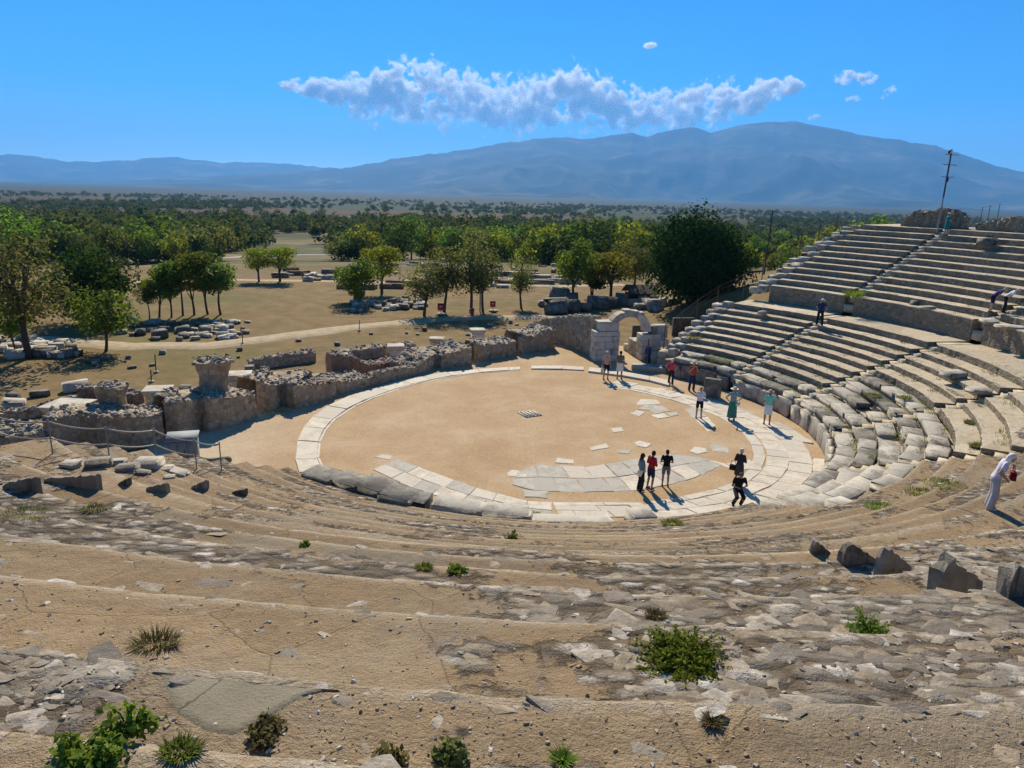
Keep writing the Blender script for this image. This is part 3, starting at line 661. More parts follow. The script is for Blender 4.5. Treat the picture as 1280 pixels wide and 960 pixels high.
def build_embedded_stones():
    """stones showing through the mortar of the near steps, bedded in the surface of their row"""
    rg = random.Random(5)
    for o, me, k, r, r1, z in FORE:
        nv = len(me.vertices); co = np.empty(nv * 3); me.vertices.foreach_get('co', co); co = co.reshape(-1, 3)
        rb = np.empty(nv, dtype=np.float32); me.attributes['rub'].data.foreach_get('value', rb)
        d = co - (0, 0, CAMZ); zf = d @ np.array(_F); px = 640 + FPX * (d @ np.array(CR)) / zf; py = 480 - FPX * (d @ np.array(CU)) / zf
        up = (co[:, 2] > z - 0.06) & (zf > 0.5) & (px > -40) & (px < 1320) & (py < 1000)
        cand = np.where(up & (rb > 0.5))[0]; cand2 = np.where(up)[0]
        want = {10: 80, 11: 15, 8: 270, 6: 230, 4: 180, 2: 140, 0: 100}.get(k, 30)
        pick = list(RNG.choice(cand, min(want, len(cand)), False)) if len(cand) else []
        pick += list(RNG.choice(cand2, min(want // 4, len(cand2)), False)) if len(cand2) else []
        grit = []
        for i in pick:
            dist = zf[i]; s = rg.choice((0.07, 0.09, 0.12, 0.15, 0.2, 0.28)) * (0.75 if k >= 9 else (1.0 if k >= 7 else 1.35))
            q = co[i]
            a = math.atan2(q[1] - OY, q[0] - OX) + math.pi / 2
            st = link('stone', rg.choice(STONES), o, (q[0], q[1], q[2] - 0.04 * s), 0, (s * rg.uniform(.9, 1.7), s * rg.uniform(.8, 1.3), s * rg.uniform(0.14, 0.3)), (rg.gauss(0, 0.06), rg.gauss(0, 0.06), a + rg.gauss(0, 0.5)))
        lipv = np.where(up & (np.hypot(co[:, 0] - OX, co[:, 1] - OY) < r + 0.10) & (co[:, 2] > z - .03))[0]
        if 2 <= k <= 10 and len(lipv):
            for i in RNG.choice(lipv, min(70 if k >= 8 else 50, len(lipv)), False):
                q = co[i]; s = rg.choice((.06, .09, .13, .2)) * (1.0 if k >= 8 else 1.4); a = math.atan2(q[1] - OY, q[0] - OX) + math.pi / 2
                link('stone', rg.choice(STONES), o, (q[0], q[1] - .02, q[2] - .012), 0, (s * rg.uniform(1, 1.9), s * .8, s * rg.uniform(.2, .4)), (rg.gauss(0, .1), rg.gauss(0, .1), a + rg.gauss(0, .25)))
        cand2 = np.array([i for i in cand2 if math.hypot(co[i, 0] - OX, co[i, 1] - OY) > r + .08])
        if 6 <= k < 11 and len(cand2):
            for i in RNG.choice(cand2, min(700 if k >= 8 else 260, len(cand2)), False):
                q = co[i]; grit.append((q[0], q[1], q[2] + 0.002, rg.choice((0.008, 0.011, 0.014, 0.018, 0.03)) * (1.0 if k >= 9 else 1.6)))
            so = link('gravel', stones_soup('gravel', MAT['grit'], grit, k), o); so['kind'] = 'stuff'
build_embedded_stones()

def build_stairs():
    """a narrow flight down every aisle, two treads to a seat row"""
    for i, a in enumerate(AISLES[:4]):
        for tier, rows in (('lower', LOWR), ('upper', UPR)):
            if tier == 'upper' and i in (2, 3, 4): continue
            t = thing('stairway', f'narrow stone stairway of the {tier} tier, {ORD[i]} aisle counted from the arched gate', 'stairs', (0, 0, 0), 0, 'stairways between the seating wedges')
            for k, (r, z) in enumerate(rows):
                zp = rows[k - 1][1] if k else (0.0 if tier == 'lower' else 4.35)
                r1 = rows[k + 1][0] if k + 1 < len(rows) else (24.4 if tier == 'lower' else 36)
                if k == 0 and tier == 'lower': zp = 0.9
                for j in (0, 1):
                    w = (r1 - r) / 2 if k + 1 < len(rows) else 0.5
                    ra, rb = r + j * w, r + (j + 1) * w + 0.03
                    if k + 1 == len(rows) and j == 1: rb = r1
                    zz = zp + (z - zp) * (0.5 + 0.5 * j) - 0.02
                    q = pol((ra + rb) / 2, a, zz - 0.55)
                    V, F = block_arrays(rb - ra, 0.80, 0.55, 2, 0.08, 0.03, 13 * k + j)
                    link('step', mesh('step', V, F, [MAT['tread_concrete']]), t, q, rad(a))
    # the ragged flight along the free edge of the wing
    t = thing('stairway', 'ragged flight of broken stone steps along the open edge of the seating', 'stairs', (0, 0, 0), 0, 'stairways between the seating wedges')
    rg = random.Random(9)
    for k, (r, z) in enumerate(LOWR[1:] + UPR):
        for j in (0, 1):
            a = az_end(r) + math.degrees((0.5 + 0.7 * j) / r) + rg.uniform(-.3, .3)
            V, F = block_arrays(rg.uniform(0.6, 0.9), rg.uniform(0.5, 0.95), 0.5, 3, 0.07, 0.02, 50 * j + k, 0.05)
            link('step', mesh('step', V, F, [MAT['seat_marble']]), t, pol(r + 0.35, a, z - 0.52 - 0.16 * j + rg.uniform(-.1, .05)), rad(a) + rg.uniform(-.12, .12))
build_stairs()

# marble seats: every block its own piece
BLK = {}
for m in ('seat_marble', 'dark_marble', 'pale_marble', 'arch_marble'):
    BLK[m] = [block_mesh('block', MAT[m], 1, 1, 1, seg=3, bev=0.09, rough=0.014, seed=200 + i, wear=0.035) for i in range(7)]
def seat_block(parent, r, az, z, l, w, h, mat='seat_marble', tiltx=0.0, tilty=0.0, tw=0.0, rg=random):
    q = pol(r + w / 2, az, z)
    return link('seat_block', rg.choice(BLK[mat]), parent, q, 0, (w, l, h), (tiltx, tilty, rad(az) + tw))
def build_marble():
    rg = random.Random(21); bounds = [None] + AISLES
    for w in range(5):
        t = WEDGE['lower', w]
        last = 1 if w <= 1 else (4 if w < 4 else 3)
        for k in range(last + 1):
            r, z = LOWR[k]; half = math.degrees(0.40 / r)
            hi = az_end(r) - 0.5 if w == 0 else bounds[w] - half; lo = bounds[w + 1] + half; a = hi
            while a > lo + 1.0:
                L = rg.uniform(1.3, 2.4) if w < 2 else rg.uniform(1.15, 2.1); da = math.degrees(L / r)
                if a - da < lo + 2.2: da = a - lo; L = rad(da) * r
                bad = 0.05 if w < 2 else (0.14 if w > 2 else 0.06)
                if not (rg.random() < bad and k > 0):
                    mess = 0.02 if w <= 2 else 0.05
                    seat_block(t, r - 0.03 + rg.uniform(-.03, .05), a - da / 2, z - 0.37 + rg.uniform(-.03, .03), L - 0.035, rg.uniform(0.68, 0.80), 0.37 * rg.uniform(.9, 1.08), rg.choice(('seat_marble', 'seat_marble', 'seat_marble', 'dark_marble') if w != 4 else ('seat_marble', 'pale_marble')), rg.gauss(0, mess), rg.gauss(0, mess), rg.gauss(0, mess), rg)
                a -= da
        # upright podium slabs under the first row
        r = 14.05; a = (50 if w == 0 else bounds[w]) - 0.6; lo = bounds[w + 1] + 0.6
        while a > lo + 1.5 and w < 4:
            L = rg.uniform(0.8, 1.6); da = math.degrees(L / r)
            q = pol(r + 0.08, a - da / 2, -0.05)
            link('podium_slab', rg.choice(BLK['seat_marble' if w else 'dark_marble']), t, q, 0, (0.30, L - 0.03, rg.uniform(0.82, 0.95)), (0, rg.gauss(0, .03), rad(a - da / 2) + rg.gauss(0, .03)))
            a -= da
    # the dark first-row blocks still standing below the near steps
    t5, t6, t7 = WEDGE['lower', 5], WEDGE['lower', 6], WEDGE['lower', 7]
    for (px, py, L, wd, hh, mat, tz, dz) in ((405, 596, 1.45, 0.95, 0.50, 'dark_marble', 0.15, 0), (440, 604, 1.55, 1.0, 0.52, 'dark_marble', -0.05, 0), (472, 612, 1.3, 1.05, 0.56, 'dark_marble', 0.02, 0.05), (500, 622, 1.25, 1.05, 0.56, 'dark_marble', 0.0, 0.0), (524, 626, 0.75, 0.8, 0.5, 'dark_marble', 0.12, 0.0),
                                    (573, 632, 1.75, 0.85, 0.42, 'seat_marble', 0.0, 0.02), (604, 636, 0.45, 0.7, 0.42, 'pale_marble', 0.0, 0), (634, 639, 1.7, 0.85, 0.42, 'seat_marble', 0.0, 0.0)):
        g = G(px, py, 1.15); az = math.degrees(math.atan2(g.y - OY, g.x - OX)); par = t5 if az > -113 else t6 if az > -127 else t7
        link('seat_block', rg.choice(BLK[mat]), par, (g.x, g.y, 0.85 + dz), 0, (wd, L, hh), (rg.gauss(0, .04), 0.05, rad(az) + tz))
    for (px, py, L, wd, hh) in ((700, 650, 2.0, 0.9, 0.3), (745, 651, 1.2, 0.9, 0.28), (800, 649, 0.9, 0.8, 0.55), (828, 652, 1.0, 0.6, 0.3), (868, 652, 1.3, 0.9, 0.3), (905, 650, 1.2, 0.9, 0.34), (948, 646, 1.3, 0.9, 0.3)):
        g = G(px, py, 0.5); az = math.degrees(math.atan2(g.y - OY, g.x - OX))
        link('seat_block', rg.choice(BLK['pale_marble' if px % 2 else 'seat_marble']), t5, (g.x, g.y, 0.25), 0, (wd, L, hh), (rg.gauss(0, .04), rg.gauss(0, .05), rad(az) + rg.gauss(0, .06)))
build_marble()
def loose_block(px, py, l, w, h, label, mat='seat_marble', rz=0.0, z=None, name='fallen_block', cat='stone block', group=None, tilt=(0, 0), sink=0.03):
    q = hit(px, py)[0] if z is None else G(px, py, z)
    o = link(name, random.choice(BLK[mat]), None, (q.x, q.y, q.z - sink), 0, (l, w, h), (tilt[0], tilt[1], rz)); return tag(o, label, cat, group)
loose_block(1190, 478, 1.1, 0.7, 0.35, 'grey marble table-like block standing out above the curved marble rows', rz=0.3, tilt=(0.05, 0))
loose_block(1160, 386, 0.75, 0.45, 0.2, 'small pale flat block lying on the walkway below the upper tier', 'pale_marble', 0.2)
loose_block(1232, 420, 0.9, 0.55, 0.22, 'pale flat block leaning at the walkway beside the tall rubble wall', 'pale_marble', 0.3, tilt=(0.1, 0))
loose_block(1258, 428, 1.3, 0.6, 0.16, 'long pale slab lying on the walkway near the picture edge', 'pale_marble', -0.3)
loose_block(1143, 381, 0.5, 0.35, 0.3, 'small dark boulder resting on the second upper seat row', 'dark_marble', 0.5)
loose_block(1047, 574, 0.55, 0.3, 0.22, 'single white block lying on the sand at the foot of the marble podium', 'pale_marble', 0.2, 0.0)
loose_block(1232, 312, 1.3, 0.6, 0.5, 'square dark boulder bedded in the upper seating rows', 'dark_marble', 0.4)
loose_block(952, 398, 0.7, 0.35, 0.32, 'small grey boulder left on the lower rows near the gate', 'seat_marble', 0.7)
loose_block(1222, 494, 0.9, 0.6, 0.25, 'broken slab on the brown step right of the marble rows', 'seat_marble', 0.1)
# jagged ends of the old risers that stick up beside the aisles in front
def build_jagged():
    spec = ((28, 612, 60, 32, 'massive'), (92, 606, 105, 30, 'long'), (157, 606, 20, 16, 'small'), (198, 613, 42, 20, 'low'), (250, 611, 28, 20, 'short'), (300, 617, 26, 14, 'thin'),
            (1024, 690, 26, 22, 'thin broken'), (1072, 702, 52, 36, 'tall split'), (1117, 710, 44, 36, 'tall pointed'), (1196, 728, 62, 44, 'large slanting'), (1272, 742, 46, 52, 'bulky layered'))
    for i, (px, py, wpx, hpx, word) in enumerate(spec):
        q, r, az = hit(px, py); d = (q - Vector((0, 0, CAMZ))).length; w = wpx / FPX * d; h = hpx / FPX * d * 1.05; dep = max(0.12, 0.12 * w); h *= (0.55 if i < 6 else .72); w *= (.65 if i < 6 else .85); dep = 0.16
        n = 15; rg = np.random.default_rng(70 + i); left = px < 640
        xs = np.linspace(-w / 2, w / 2, n); t = np.linspace(0, 1, n)
        prof = (0.25 + 0.75 * t) if left else np.where(t < .12, .55 + 4 * t, 1.1 - 1.05 * t) ; prof = prof * rg.uniform(.9, 1.08, n); prof[0 if left else -1] *= 0.4
        if left: prof[-1] *= 0.9
        else: prof[0] *= 0.85
        V = []; 
        for yy, k in ((-dep / 2, 1.0), (0.0, 1.03), (dep / 2, 0.85)):
            for x, p in zip(xs, prof):
                V.append((x + rg.normal() * .01, yy + rg.normal() * .02, -0.25)); V.append((x + rg.normal() * .012, yy + rg.normal() * .015, h * p * k))
        V = np.array(V); F = []
        for s in range(2):
            for j in range(n - 1):
                a, b, c, e = [s * 2 * n + 2 * j + 1, s * 2 * n + 2 * j + 3, (s + 1) * 2 * n + 2 * j + 3, (s + 1) * 2 * n + 2 * j + 1]; F.append((a, b, c, e))
        for j in range(n - 1):
            F.append((2 * j, 2 * j + 2, 2 * j + 3, 2 * j + 1)); b = 4 * n; F.append((b + 2 * j + 2, b + 2 * j, b + 2 * j + 1, b + 2 * j + 3))
        for e in (0, 2 * (n - 1)):
            for s in range(2):
                a, b = s * 2 * n + e, (s + 1) * 2 * n + e; F.append((a, a + 1, b + 1, b) if e == 0 else (b, b + 1, a + 1, a))
        o = link('upright_stone', mesh('upright_stone', V, F, [MAT['shard']]), None, q, -0.25 if left else 0.2)
        tag(o, f'{word} dark jagged upright stone at the aisle {"left" if left else "right"} of the near steps', 'upright stone', 'jagged upright stones at the aisles')
build_jagged()
def build_top_walls():
    for px0, px1, label, hts in ((1120, 1200, 'ruined dark rubble wall crowning the seating behind the leaning pole', (0.7, 1.5)), (1226, 1330, 'taller ruined rubble wall at the top of the seating by the picture edge', (0.9, 1.8))):
        t = thing('ruined_wall', label, 'wall', (0, 0, 0), 0, 'ruined walls along the top of the seating')
        a0, a1 = (36.5, 29.0) if px0 == 1120 else (27.6, 15.0)
        n = 40; az = np.linspace(a0, a1, n); V = []; rg = np.random.default_rng(px0)
        top = np.interp(np.linspace(0, 1, n), [0, .15, .5, .85, 1], [0.35, .8, .95, 1.0, .7] if px0 == 1120 else [.3, .5, .75, 1.0, 1.1]) * hts[1] * rg.uniform(.88, 1.1, n)
        for dr, f in ((0, 0), (0.02, .5), (0.06, 1), (0.8, 1.0), (0.9, 0)):
            for a, h in zip(az, top):
                q = pol(35.2 + dr + rg.normal() * .05, a, 9.7 + h * f + (rg.normal() * .06 if f == 1 else 0)); V.append(tuple(q))
        F = [tuple(q) for q in grid_faces(5, n)]; F += [tuple(k * n for k in range(4, -1, -1)), tuple(k * n + n - 1 for k in range(5))]
        link('masonry', mesh('masonry', V, F, [MAT['riser_rubble']]), t)
        pl = [(*pol(35.3 + random.random() * .7, a0 + (a1 - a0) * u, 0)[:2], 9.7 + np.interp(u, np.linspace(0, 1, n), top) + random.uniform(-.05, .12), random.uniform(.15, .42)) for u in [random.random() for _ in range(110)]]
        so = link('rubble', stones_soup('rubble', MAT['pile_stone'], pl, 3), t); so['kind'] = 'stuff'
build_top_walls()
# ------------------------------------------------------------------ the ruined stage walls
def resample(P, step):
    P = np.asarray(P, float); s = np.r_[0, np.cumsum(np.linalg.norm(np.diff(P[:, :2], axis=0), axis=1))]; n = max(2, int(s[-1] / step) + 1); u = np.linspace(0, s[-1], n)
    return np.stack([np.interp(u, s, P[:, k]) for k in range(P.shape[1])], 1)
def ruin_wall(label, pts, thick, seed, mat='wall_rubble', nst=160, ragged=0.10, name='ruined_wall', cat='wall', group='rubble walls of the stage building', stone=(0.12, 0.34), back_up=0.1, base=0.0):
    """pts = (pixel x, pixel row of the foot, pixel row of the top); the wall stands on the orchestra level and has real thickness"""
    P = []
    for px, f, tp in pts:
        g = G(px, f, base); P.append((g.x, g.y, height_at(px, f, tp, base)))
    P = resample(P, 0.16); n = len(P); rg = np.random.default_rng(seed)
    T = np.gradient(P[:, :2], axis=0); T /= np.linalg.norm(T, axis=1)[:, None]; Nn = np.stack([-T[:, 1], T[:, 0]], 1)
    if (Nn @ np.array([0, 1.0])).mean() < 0: Nn = -Nn
    # a steady inward direction keeps the back of curved walls from folding
    Nn = Nn * 0.55 + Nn.mean(0) * 0.45; Nn /= np.linalg.norm(Nn, axis=1)[:, None]
    H = P[:, 2] + fbm(np.arange(n) / 4.0, np.zeros(n) + seed, 3, seed) * ragged
    V = []; lay = [(0, 0), (0, .18), (0, .36), (0, .54), (0, .72), (0, .88), (0, 1), (.12, 1.05), (.4, 1.04), (.7, 1.03), (.92, 1.02), (1, .8), (1.03, 0)]
    for li, (d, f) in enumerate(lay):
        j = rg.normal(size=(n, 2)) * 0.02 * (li > 0)
        q = P[:, :2] + Nn * (d * thick) + j + Nn * (fbm(np.arange(n) / 2.0, np.zeros(n) + li * 1.3, 3, seed + 7)[:, None] * 0.05)
        z = H * f + (rg.normal(size=n) * 0.035 if f >= 0.99 else 0) + (back_up * d if f > .9 else 0) - (0.25 if f == 0 else 0)
        V.append(np.c_[q, z + base])
    V = np.concatenate(V); L = len(lay); F = [tuple(q) for q in grid_faces(L, n)]
    F += [tuple(k * n for k in range(L - 1, -1, -1)), tuple(k * n + n - 1 for k in range(L))]
    t = thing(name, label, cat, (P[:, 0].mean(), P[:, 1].mean(), base), 0, group); V = V - (P[:, 0].mean(), P[:, 1].mean(), base)
    m = link('masonry', mesh('masonry', V, F, [MAT[mat]]), t)
    pl = []
    for _ in range(nst):
        i = rg.integers(n); d = rg.uniform(0.02, 0.95) * thick; q = P[i, :2] + Nn[i] * d + rg.normal(size=2) * 0.05
        pl.append((q[0] - P[:, 0].mean(), q[1] - P[:, 1].mean(), H[i] * 1.03 + back_up * d / thick + rg.uniform(-0.04, 0.06), rg.uniform(*stone)))
    so = link('rubble', stones_soup('rubble', MAT['pile_stone'], pl, seed), t); so['kind'] = 'stuff'
    return t, P, Nn, H
ruin_wall('low rubble heap of a wall at the far left behind the rope', [(-20, 572, 546), (25, 574, 548), (60, 576, 545), (76, 568, 552)], 2.0, 1, nst=260, stone=(0.15, 0.42))
ruin_wall('rubble wall with a hollow niche behind the sagging rope', [(60, 572, 528), (72, 572, 526), (90, 568, 523), (112, 563, 519), (126, 566, 520), (165, 560, 521), (206, 553, 519)], 1.5, 2, nst=220)
ruin_wall('rubble wall under the tall stone stump beside the grey cabinet', [(209, 549, 504), (224, 550, 504), (240, 547, 502), (250, 538, 500), (262, 541, 499), (290, 534, 497), (321, 523, 494)], 2.2, 3, nst=260)
ruin_wall('long rubble wall with a thick stony crown left of the ring paving', [(322, 513, 476), (334, 514, 479), (347, 512, 481), (353, 507, 480), (368, 512, 482), (392, 506, 481), (421, 496, 477)], 2.8, 4, nst=420)
ruin_wall('low rubble wall stub between the long wall and the curb wall', [(422, 494, 478), (440, 490, 475), (464, 484, 471)], 1.9, 5, nst=140)
ruin_wall('thin straight curb wall closing the wide niche', [(464, 483, 468), (490, 477, 463), (518, 470, 459)], 0.4, 6, nst=16, ragged=0.02, mat='wall_rubble')
ruin_wall('curved inner wall of the wide niche with reddish plaster', [(415, 478, 445), (430, 477, 445), (447, 473, 449), (460, 470, 456), (478, 464, 455), (500, 459, 451)], 0.9, 7, nst=140, mat='brick_rubble')
ruin_wall('rubble wall with rounded end in the middle of the stage front', [(518, 470, 461), (532, 466, 450), (546, 459, 443), (552, 461, 444), (570, 459, 440), (590, 456, 434)], 2.5, 8, nst=320)
ruin_wall('square rubble block of wall beyond the middle of the stage', [(593, 452, 429), (603, 453, 432), (613, 449, 432), (630, 447, 429), (645, 444, 427)], 1.9, 9, nst=170)
ruin_wall('square rubble wall stump left of the sandy passage', [(647, 441, 421), (655, 443, 421), (662, 441, 420), (680, 439, 415), (694, 436, 411)], 2.4, 10, nst=220)
ruin_wall('tall curving rubble wall running up to the marble gate', [(660, 419, 405), (676, 424, 401), (692, 427, 399), (705, 430, 397), (718, 436, 396), (730, 442, 397), (740, 447, 398)], 0.7, 11, nst=80, ragged=0.05)
ruin_wall('low rubble wall behind the stage seen above the wide niche', [(420, 452, 441), (470, 446, 436), (520, 441, 430)], 0.8, 12, nst=90, group='low walls behind the stage')
ruin_wall('low dark wall footing on the grass behind the long wall', [(313, 462, 452), (350, 457, 446), (395, 451, 441)], 0.5, 13, nst=60, ragged=0.06, group='low walls behind the stage')
ruin_wall('long low wall footing across the ground at the far left', [(-10, 531, 520), (50, 519, 510), (95, 512, 499)], 0.5, 14, nst=80, ragged=0.06, group='low walls behind the stage')
ruin_wall('low dark rubble wall behind the stump with the small hollow', [(98, 503, 488), (130, 497, 486), (170, 505, 495)], 0.6, 15, nst=60, mat='brick_rubble', group='low walls behind the stage')
def stump(label, px, foot, top, w, seed, z0, flare=1.1):
    g = G(px, foot, z0); h = height_at(px, foot, top, z0); rg = np.random.default_rng(seed)
    n, m = 14, 28; a = np.linspace(0, 2 * np.pi, m + 1)[:-1]; V = []
    for k in range(n):
        f = k / (n - 1); rr = w / 2 * (1.18 - 0.28 * math.sin(math.pi * min(1, f * 1.0) * .9) + (0.06 * flare if f > .8 else 0))
        sq = 1 / np.maximum(np.abs(np.cos(a)), np.abs(np.sin(a))) ** 0.6
        r = rr * sq * (1 + 0.10 * fbm(np.cos(a) * 2 + k * .35, np.sin(a) * 2 + k * .5, 3, seed)); V.append(np.stack([r * np.cos(a), r * np.sin(a) * .85, np.full(m, -0.6 + (h + .6) * f) + (rg.normal(size=m) * .05 if k == n - 1 else 0)], 1))
    F = [tuple(q) for q in grid_faces(n, m, True)] + [tuple(range((n - 1) * m, n * m))]
    t = thing('wall_stump', label, 'wall stump', (g.x, g.y, z0), 0.2, 'tall stone stumps on the stage wall')
    link('masonry', mesh('masonry', np.concatenate(V), F, [MAT['wall_rubble']]), t)
    pl = [(random.gauss(0, w * .3), random.gauss(0, w * .26), h + random.uniform(-.05, .12), random.uniform(.14, .34)) for _ in range(70)]
    so = link('rubble', stones_soup('rubble', MAT['pile_stone'], pl, seed), t); so['kind'] = 'stuff'
stump('tall waisted rubble stump standing up from the wall near the grey cabinet', 270, 502, 450, 1.5, 5, 0.9)
stump('short crumbling rubble stump above the niche wall at the left', 143, 518, 482, 1.2, 6, 1.1, 0.7)
def pedestal(label, px, foot, top, w, z0=0.2, mat='arch_marble'):
    g = G(px, foot, z0); h = height_at(px, foot, top, z0); t = thing('marble_pedestal', label, 'pedestal', (g.x, g.y, z0), random.uniform(-.1, .3), 'marble pedestals behind the stage wall')
    hc = 0.34
    V, F = block_arrays(w * .78, w * .7, h - hc, 3, 0.05, 0.01, int(px)); link('shaft', mesh('shaft', V, F, [MAT[mat]]), t)
    V, F = block_arrays(w, w * .9, hc, 3, 0.1, 0.012, int(px) + 1); k = (V[:, 2] < hc * .4); V[k, :2] *= 0.8
    link('cap', mesh('cap', V, F, [MAT['pale_marble']]), t, (0, 0, h - hc))
pedestal('large marble pedestal with flared cap left of the tall stump', 200, 514, 485, 1.35)
pedestal('wide marble block with flat top at the left, beside the reddish wall', 88, 530, 504, 1.9)
pedestal('marble pedestal with hexagonal cap right of the tall stump', 300, 487, 466, 1.4)
pedestal('flat topped marble pedestal at the start of the wide niche', 424, 466, 443, 1.2)
pedestal('small marble pedestal alone behind the middle wall', 495, 444, 431, 1.2)
pedestal('darker marble pedestal behind the rounded wall end', 546, 436, 422, 1.1)
pedestal('marble pedestal beside the square wall block', 597, 430, 411, 1.15)

# ------------------------------------------------------------------ the marble gate with its arch
def build_gate():
    A = G(737, 449); B = G(838, 452)
    A = Vector((5.75, 50.4, 0)); B = Vector((11.3, 51.6, 0)); ax = (B - A).normalized(); ang = math.atan2(ax.y, ax.x)
    t = thing('arched_gate', 'marble gateway of stacked blocks with a round arch on top', 'gate', A, ang)
    def blk(name, x, y, z, sx, sy, sz, mat='arch_marble', seed=0, par=t, bev=0.05, tw=0.0):
        V, F = block_arrays(sx - .012, sy - .012, sz - .008, 3, bev, 0.008, seed); return link(name, mesh(name, V, F, [MAT[mat]]), par, (x, y, z), tw)
    s = 0
    # left pier: courses of large blocks, 1.9 m wide
    x0, w, d = 0.0, 1.85, 1.1; z = -0.05
    for h in (0.55, 0.42, 0.52, 0.40, 0.34):
        cut = random.choice((0.45, 0.6, 0.7)); s += 1
        blk('block', x0 + w * cut / 2, 0, z, w * cut, d, h, seed=s); blk('block', x0 + w * (1 + cut) / 2, 0, z, w * (1 - cut), d, h, seed=s + 40); z += h
    zl = z
    blk('block', x0 + 0.72, 0.0, zl, 0.75, 0.9, 0.60, seed=90); blk('block', x0 + 1.44, 0.0, zl, 0.72, 0.9, 0.58, seed=91); blk('cornice', x0 + 0.95, 0, zl + 0.6, 1.45, 0.96, 0.12, 'pale_marble', 92)
    # right pier, shorter, with a projecting stack
    x1 = 3.55; z = -0.05
    for h in (0.6, 0.5, 0.45, 0.42):
        s += 1; blk('block', x1 + 0.42, 0, z, 0.84, d, h, seed=s); blk('block', x1 + 1.2, 0.1, z, 0.72, d * .9, h, seed=s + 50); z += h
    zr = z
    blk('block', x1 + 0.95, -0.1, zr, 0.5, 0.7, 0.62, 'dark_marble', 95); blk('block', x1 + 1.65, 0.25, zr - 0.35, 1.05, 0.7, 0.95, 'pale_marble', 96); blk('block', x1 + 1.75, -0.25, zr - 0.9, 0.7, 0.8, 0.5, 'arch_marble', 97)
    # the arch: voussoirs spring from both piers
    cx, R0, R1, zc = 2.62, 1.16, 1.62, zl + 0.02
    nv = 11; arch = []
    for k in range(nv):
        a0 = math.pi * (k + .02) / nv; a1 = math.pi * (k + .98) / nv; rg = np.random.default_rng(300 + k); R2 = R1 + rg.uniform(-.05, .06)
        P = []
        for y in (-0.42, 0.42):
            for (r, a) in ((R0, a0), (R2, a0), (R2, (a0 + a1) / 2), (R2, a1), (R0, a1), (R0, (a0 + a1) / 2)): P.append((cx + r * math.cos(a), y + rg.normal() * .012, zc - 0.10 + (r * 0.96) * math.sin(a)))
        F = [(0, 1, 2, 3, 4, 5), (11, 10, 9, 8, 7, 6)] + [(i, i + 6, (i + 1) % 6 + 6, (i + 1) % 6) for i in range(6)]
        link('voussoir', mesh('voussoir', P, [f[::-1] for f in F], [MAT['arch_marble' if k < 4 else 'seat_marble']]), t)
    for a_, b_, sd in ((-0.2, 0.18, 401), (0.42, 0.16, 402), (0.85, 0.2, 403)):
        blk('rubble_stone', cx + a_, 0, zc + 1.42 - abs(a_) * .35, 0.5, 0.7, b_, 'pale_marble', sd, bev=.2)
    # the inner jamb behind the left pier, with broken steps of stone
    for i, (x, y, z, sx, sy, sz) in enumerate(((1.75, 1.3, 0, 0.7, 1.6, 0.75), (1.85, 1.45, .75, 0.6, 1.3, 0.5), (2.0, 1.8, 1.25, 0.6, 0.9, 0.6), (2.15, 1.9, 1.85, 0.55, 0.8, 0.75), (3.9, 1.4, 0, 0.7, 1.6, 1.2))):
        blk('block', x, y, z, sx, sy, sz, 'arch_marble' if i % 2 else 'seat_marble', 500 + i)
    return t, ang
GATE, GANG = build_gate()
def solid(name, label, cat, g, sx, sy, sz, mat, rz=0.0, group=None, seed=1, bev=0.06, z=0.0):
    V, F = block_arrays(sx, sy, sz, 3, bev, 0.01, seed); return tag(link(name, mesh(name, V, F, [MAT[mat]]), None, (g[0], g[1], z), rz), label, cat, group)
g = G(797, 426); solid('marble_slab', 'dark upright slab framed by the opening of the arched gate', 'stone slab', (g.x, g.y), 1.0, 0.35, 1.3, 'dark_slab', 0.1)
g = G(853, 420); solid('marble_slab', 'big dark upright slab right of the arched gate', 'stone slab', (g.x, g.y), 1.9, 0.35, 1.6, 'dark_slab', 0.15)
g = G(812, 437); solid('passage_wall', 'low pale stone wall running behind the arched gate', 'wall', (g.x - .6, g.y), 3.2, 0.5, 0.55, 'pale_marble', 0.45)
for i, (px, py, L) in enumerate(((812, 463, 2.4), (838, 459, 1.8), (826, 453, 2.0), (845, 447, 1.6))):
    g = G(px, py); solid('stone_step', ('lowest long stone step beside the person in pink', 'broken stone step right of the gate passage', 'second stone step below the gate pier', 'upper broken step at the foot of the gate pier')[i], 'step', (g.x, g.y), L, 0.8, 0.35 + .25 * (i > 0) + .2 * (i > 1), 'seat_marble', -0.35, 'loose steps by the gate', 40 + i)
g = G(886, 520); 
g = G(888, 497); solid('carved_slab', 'upright weathered slab leaning on the podium wall behind the standing tourists', 'stone slab', (g.x + .1, g.y + .1), 1.0, 0.4, 1.15, 'dark_marble', -0.5)

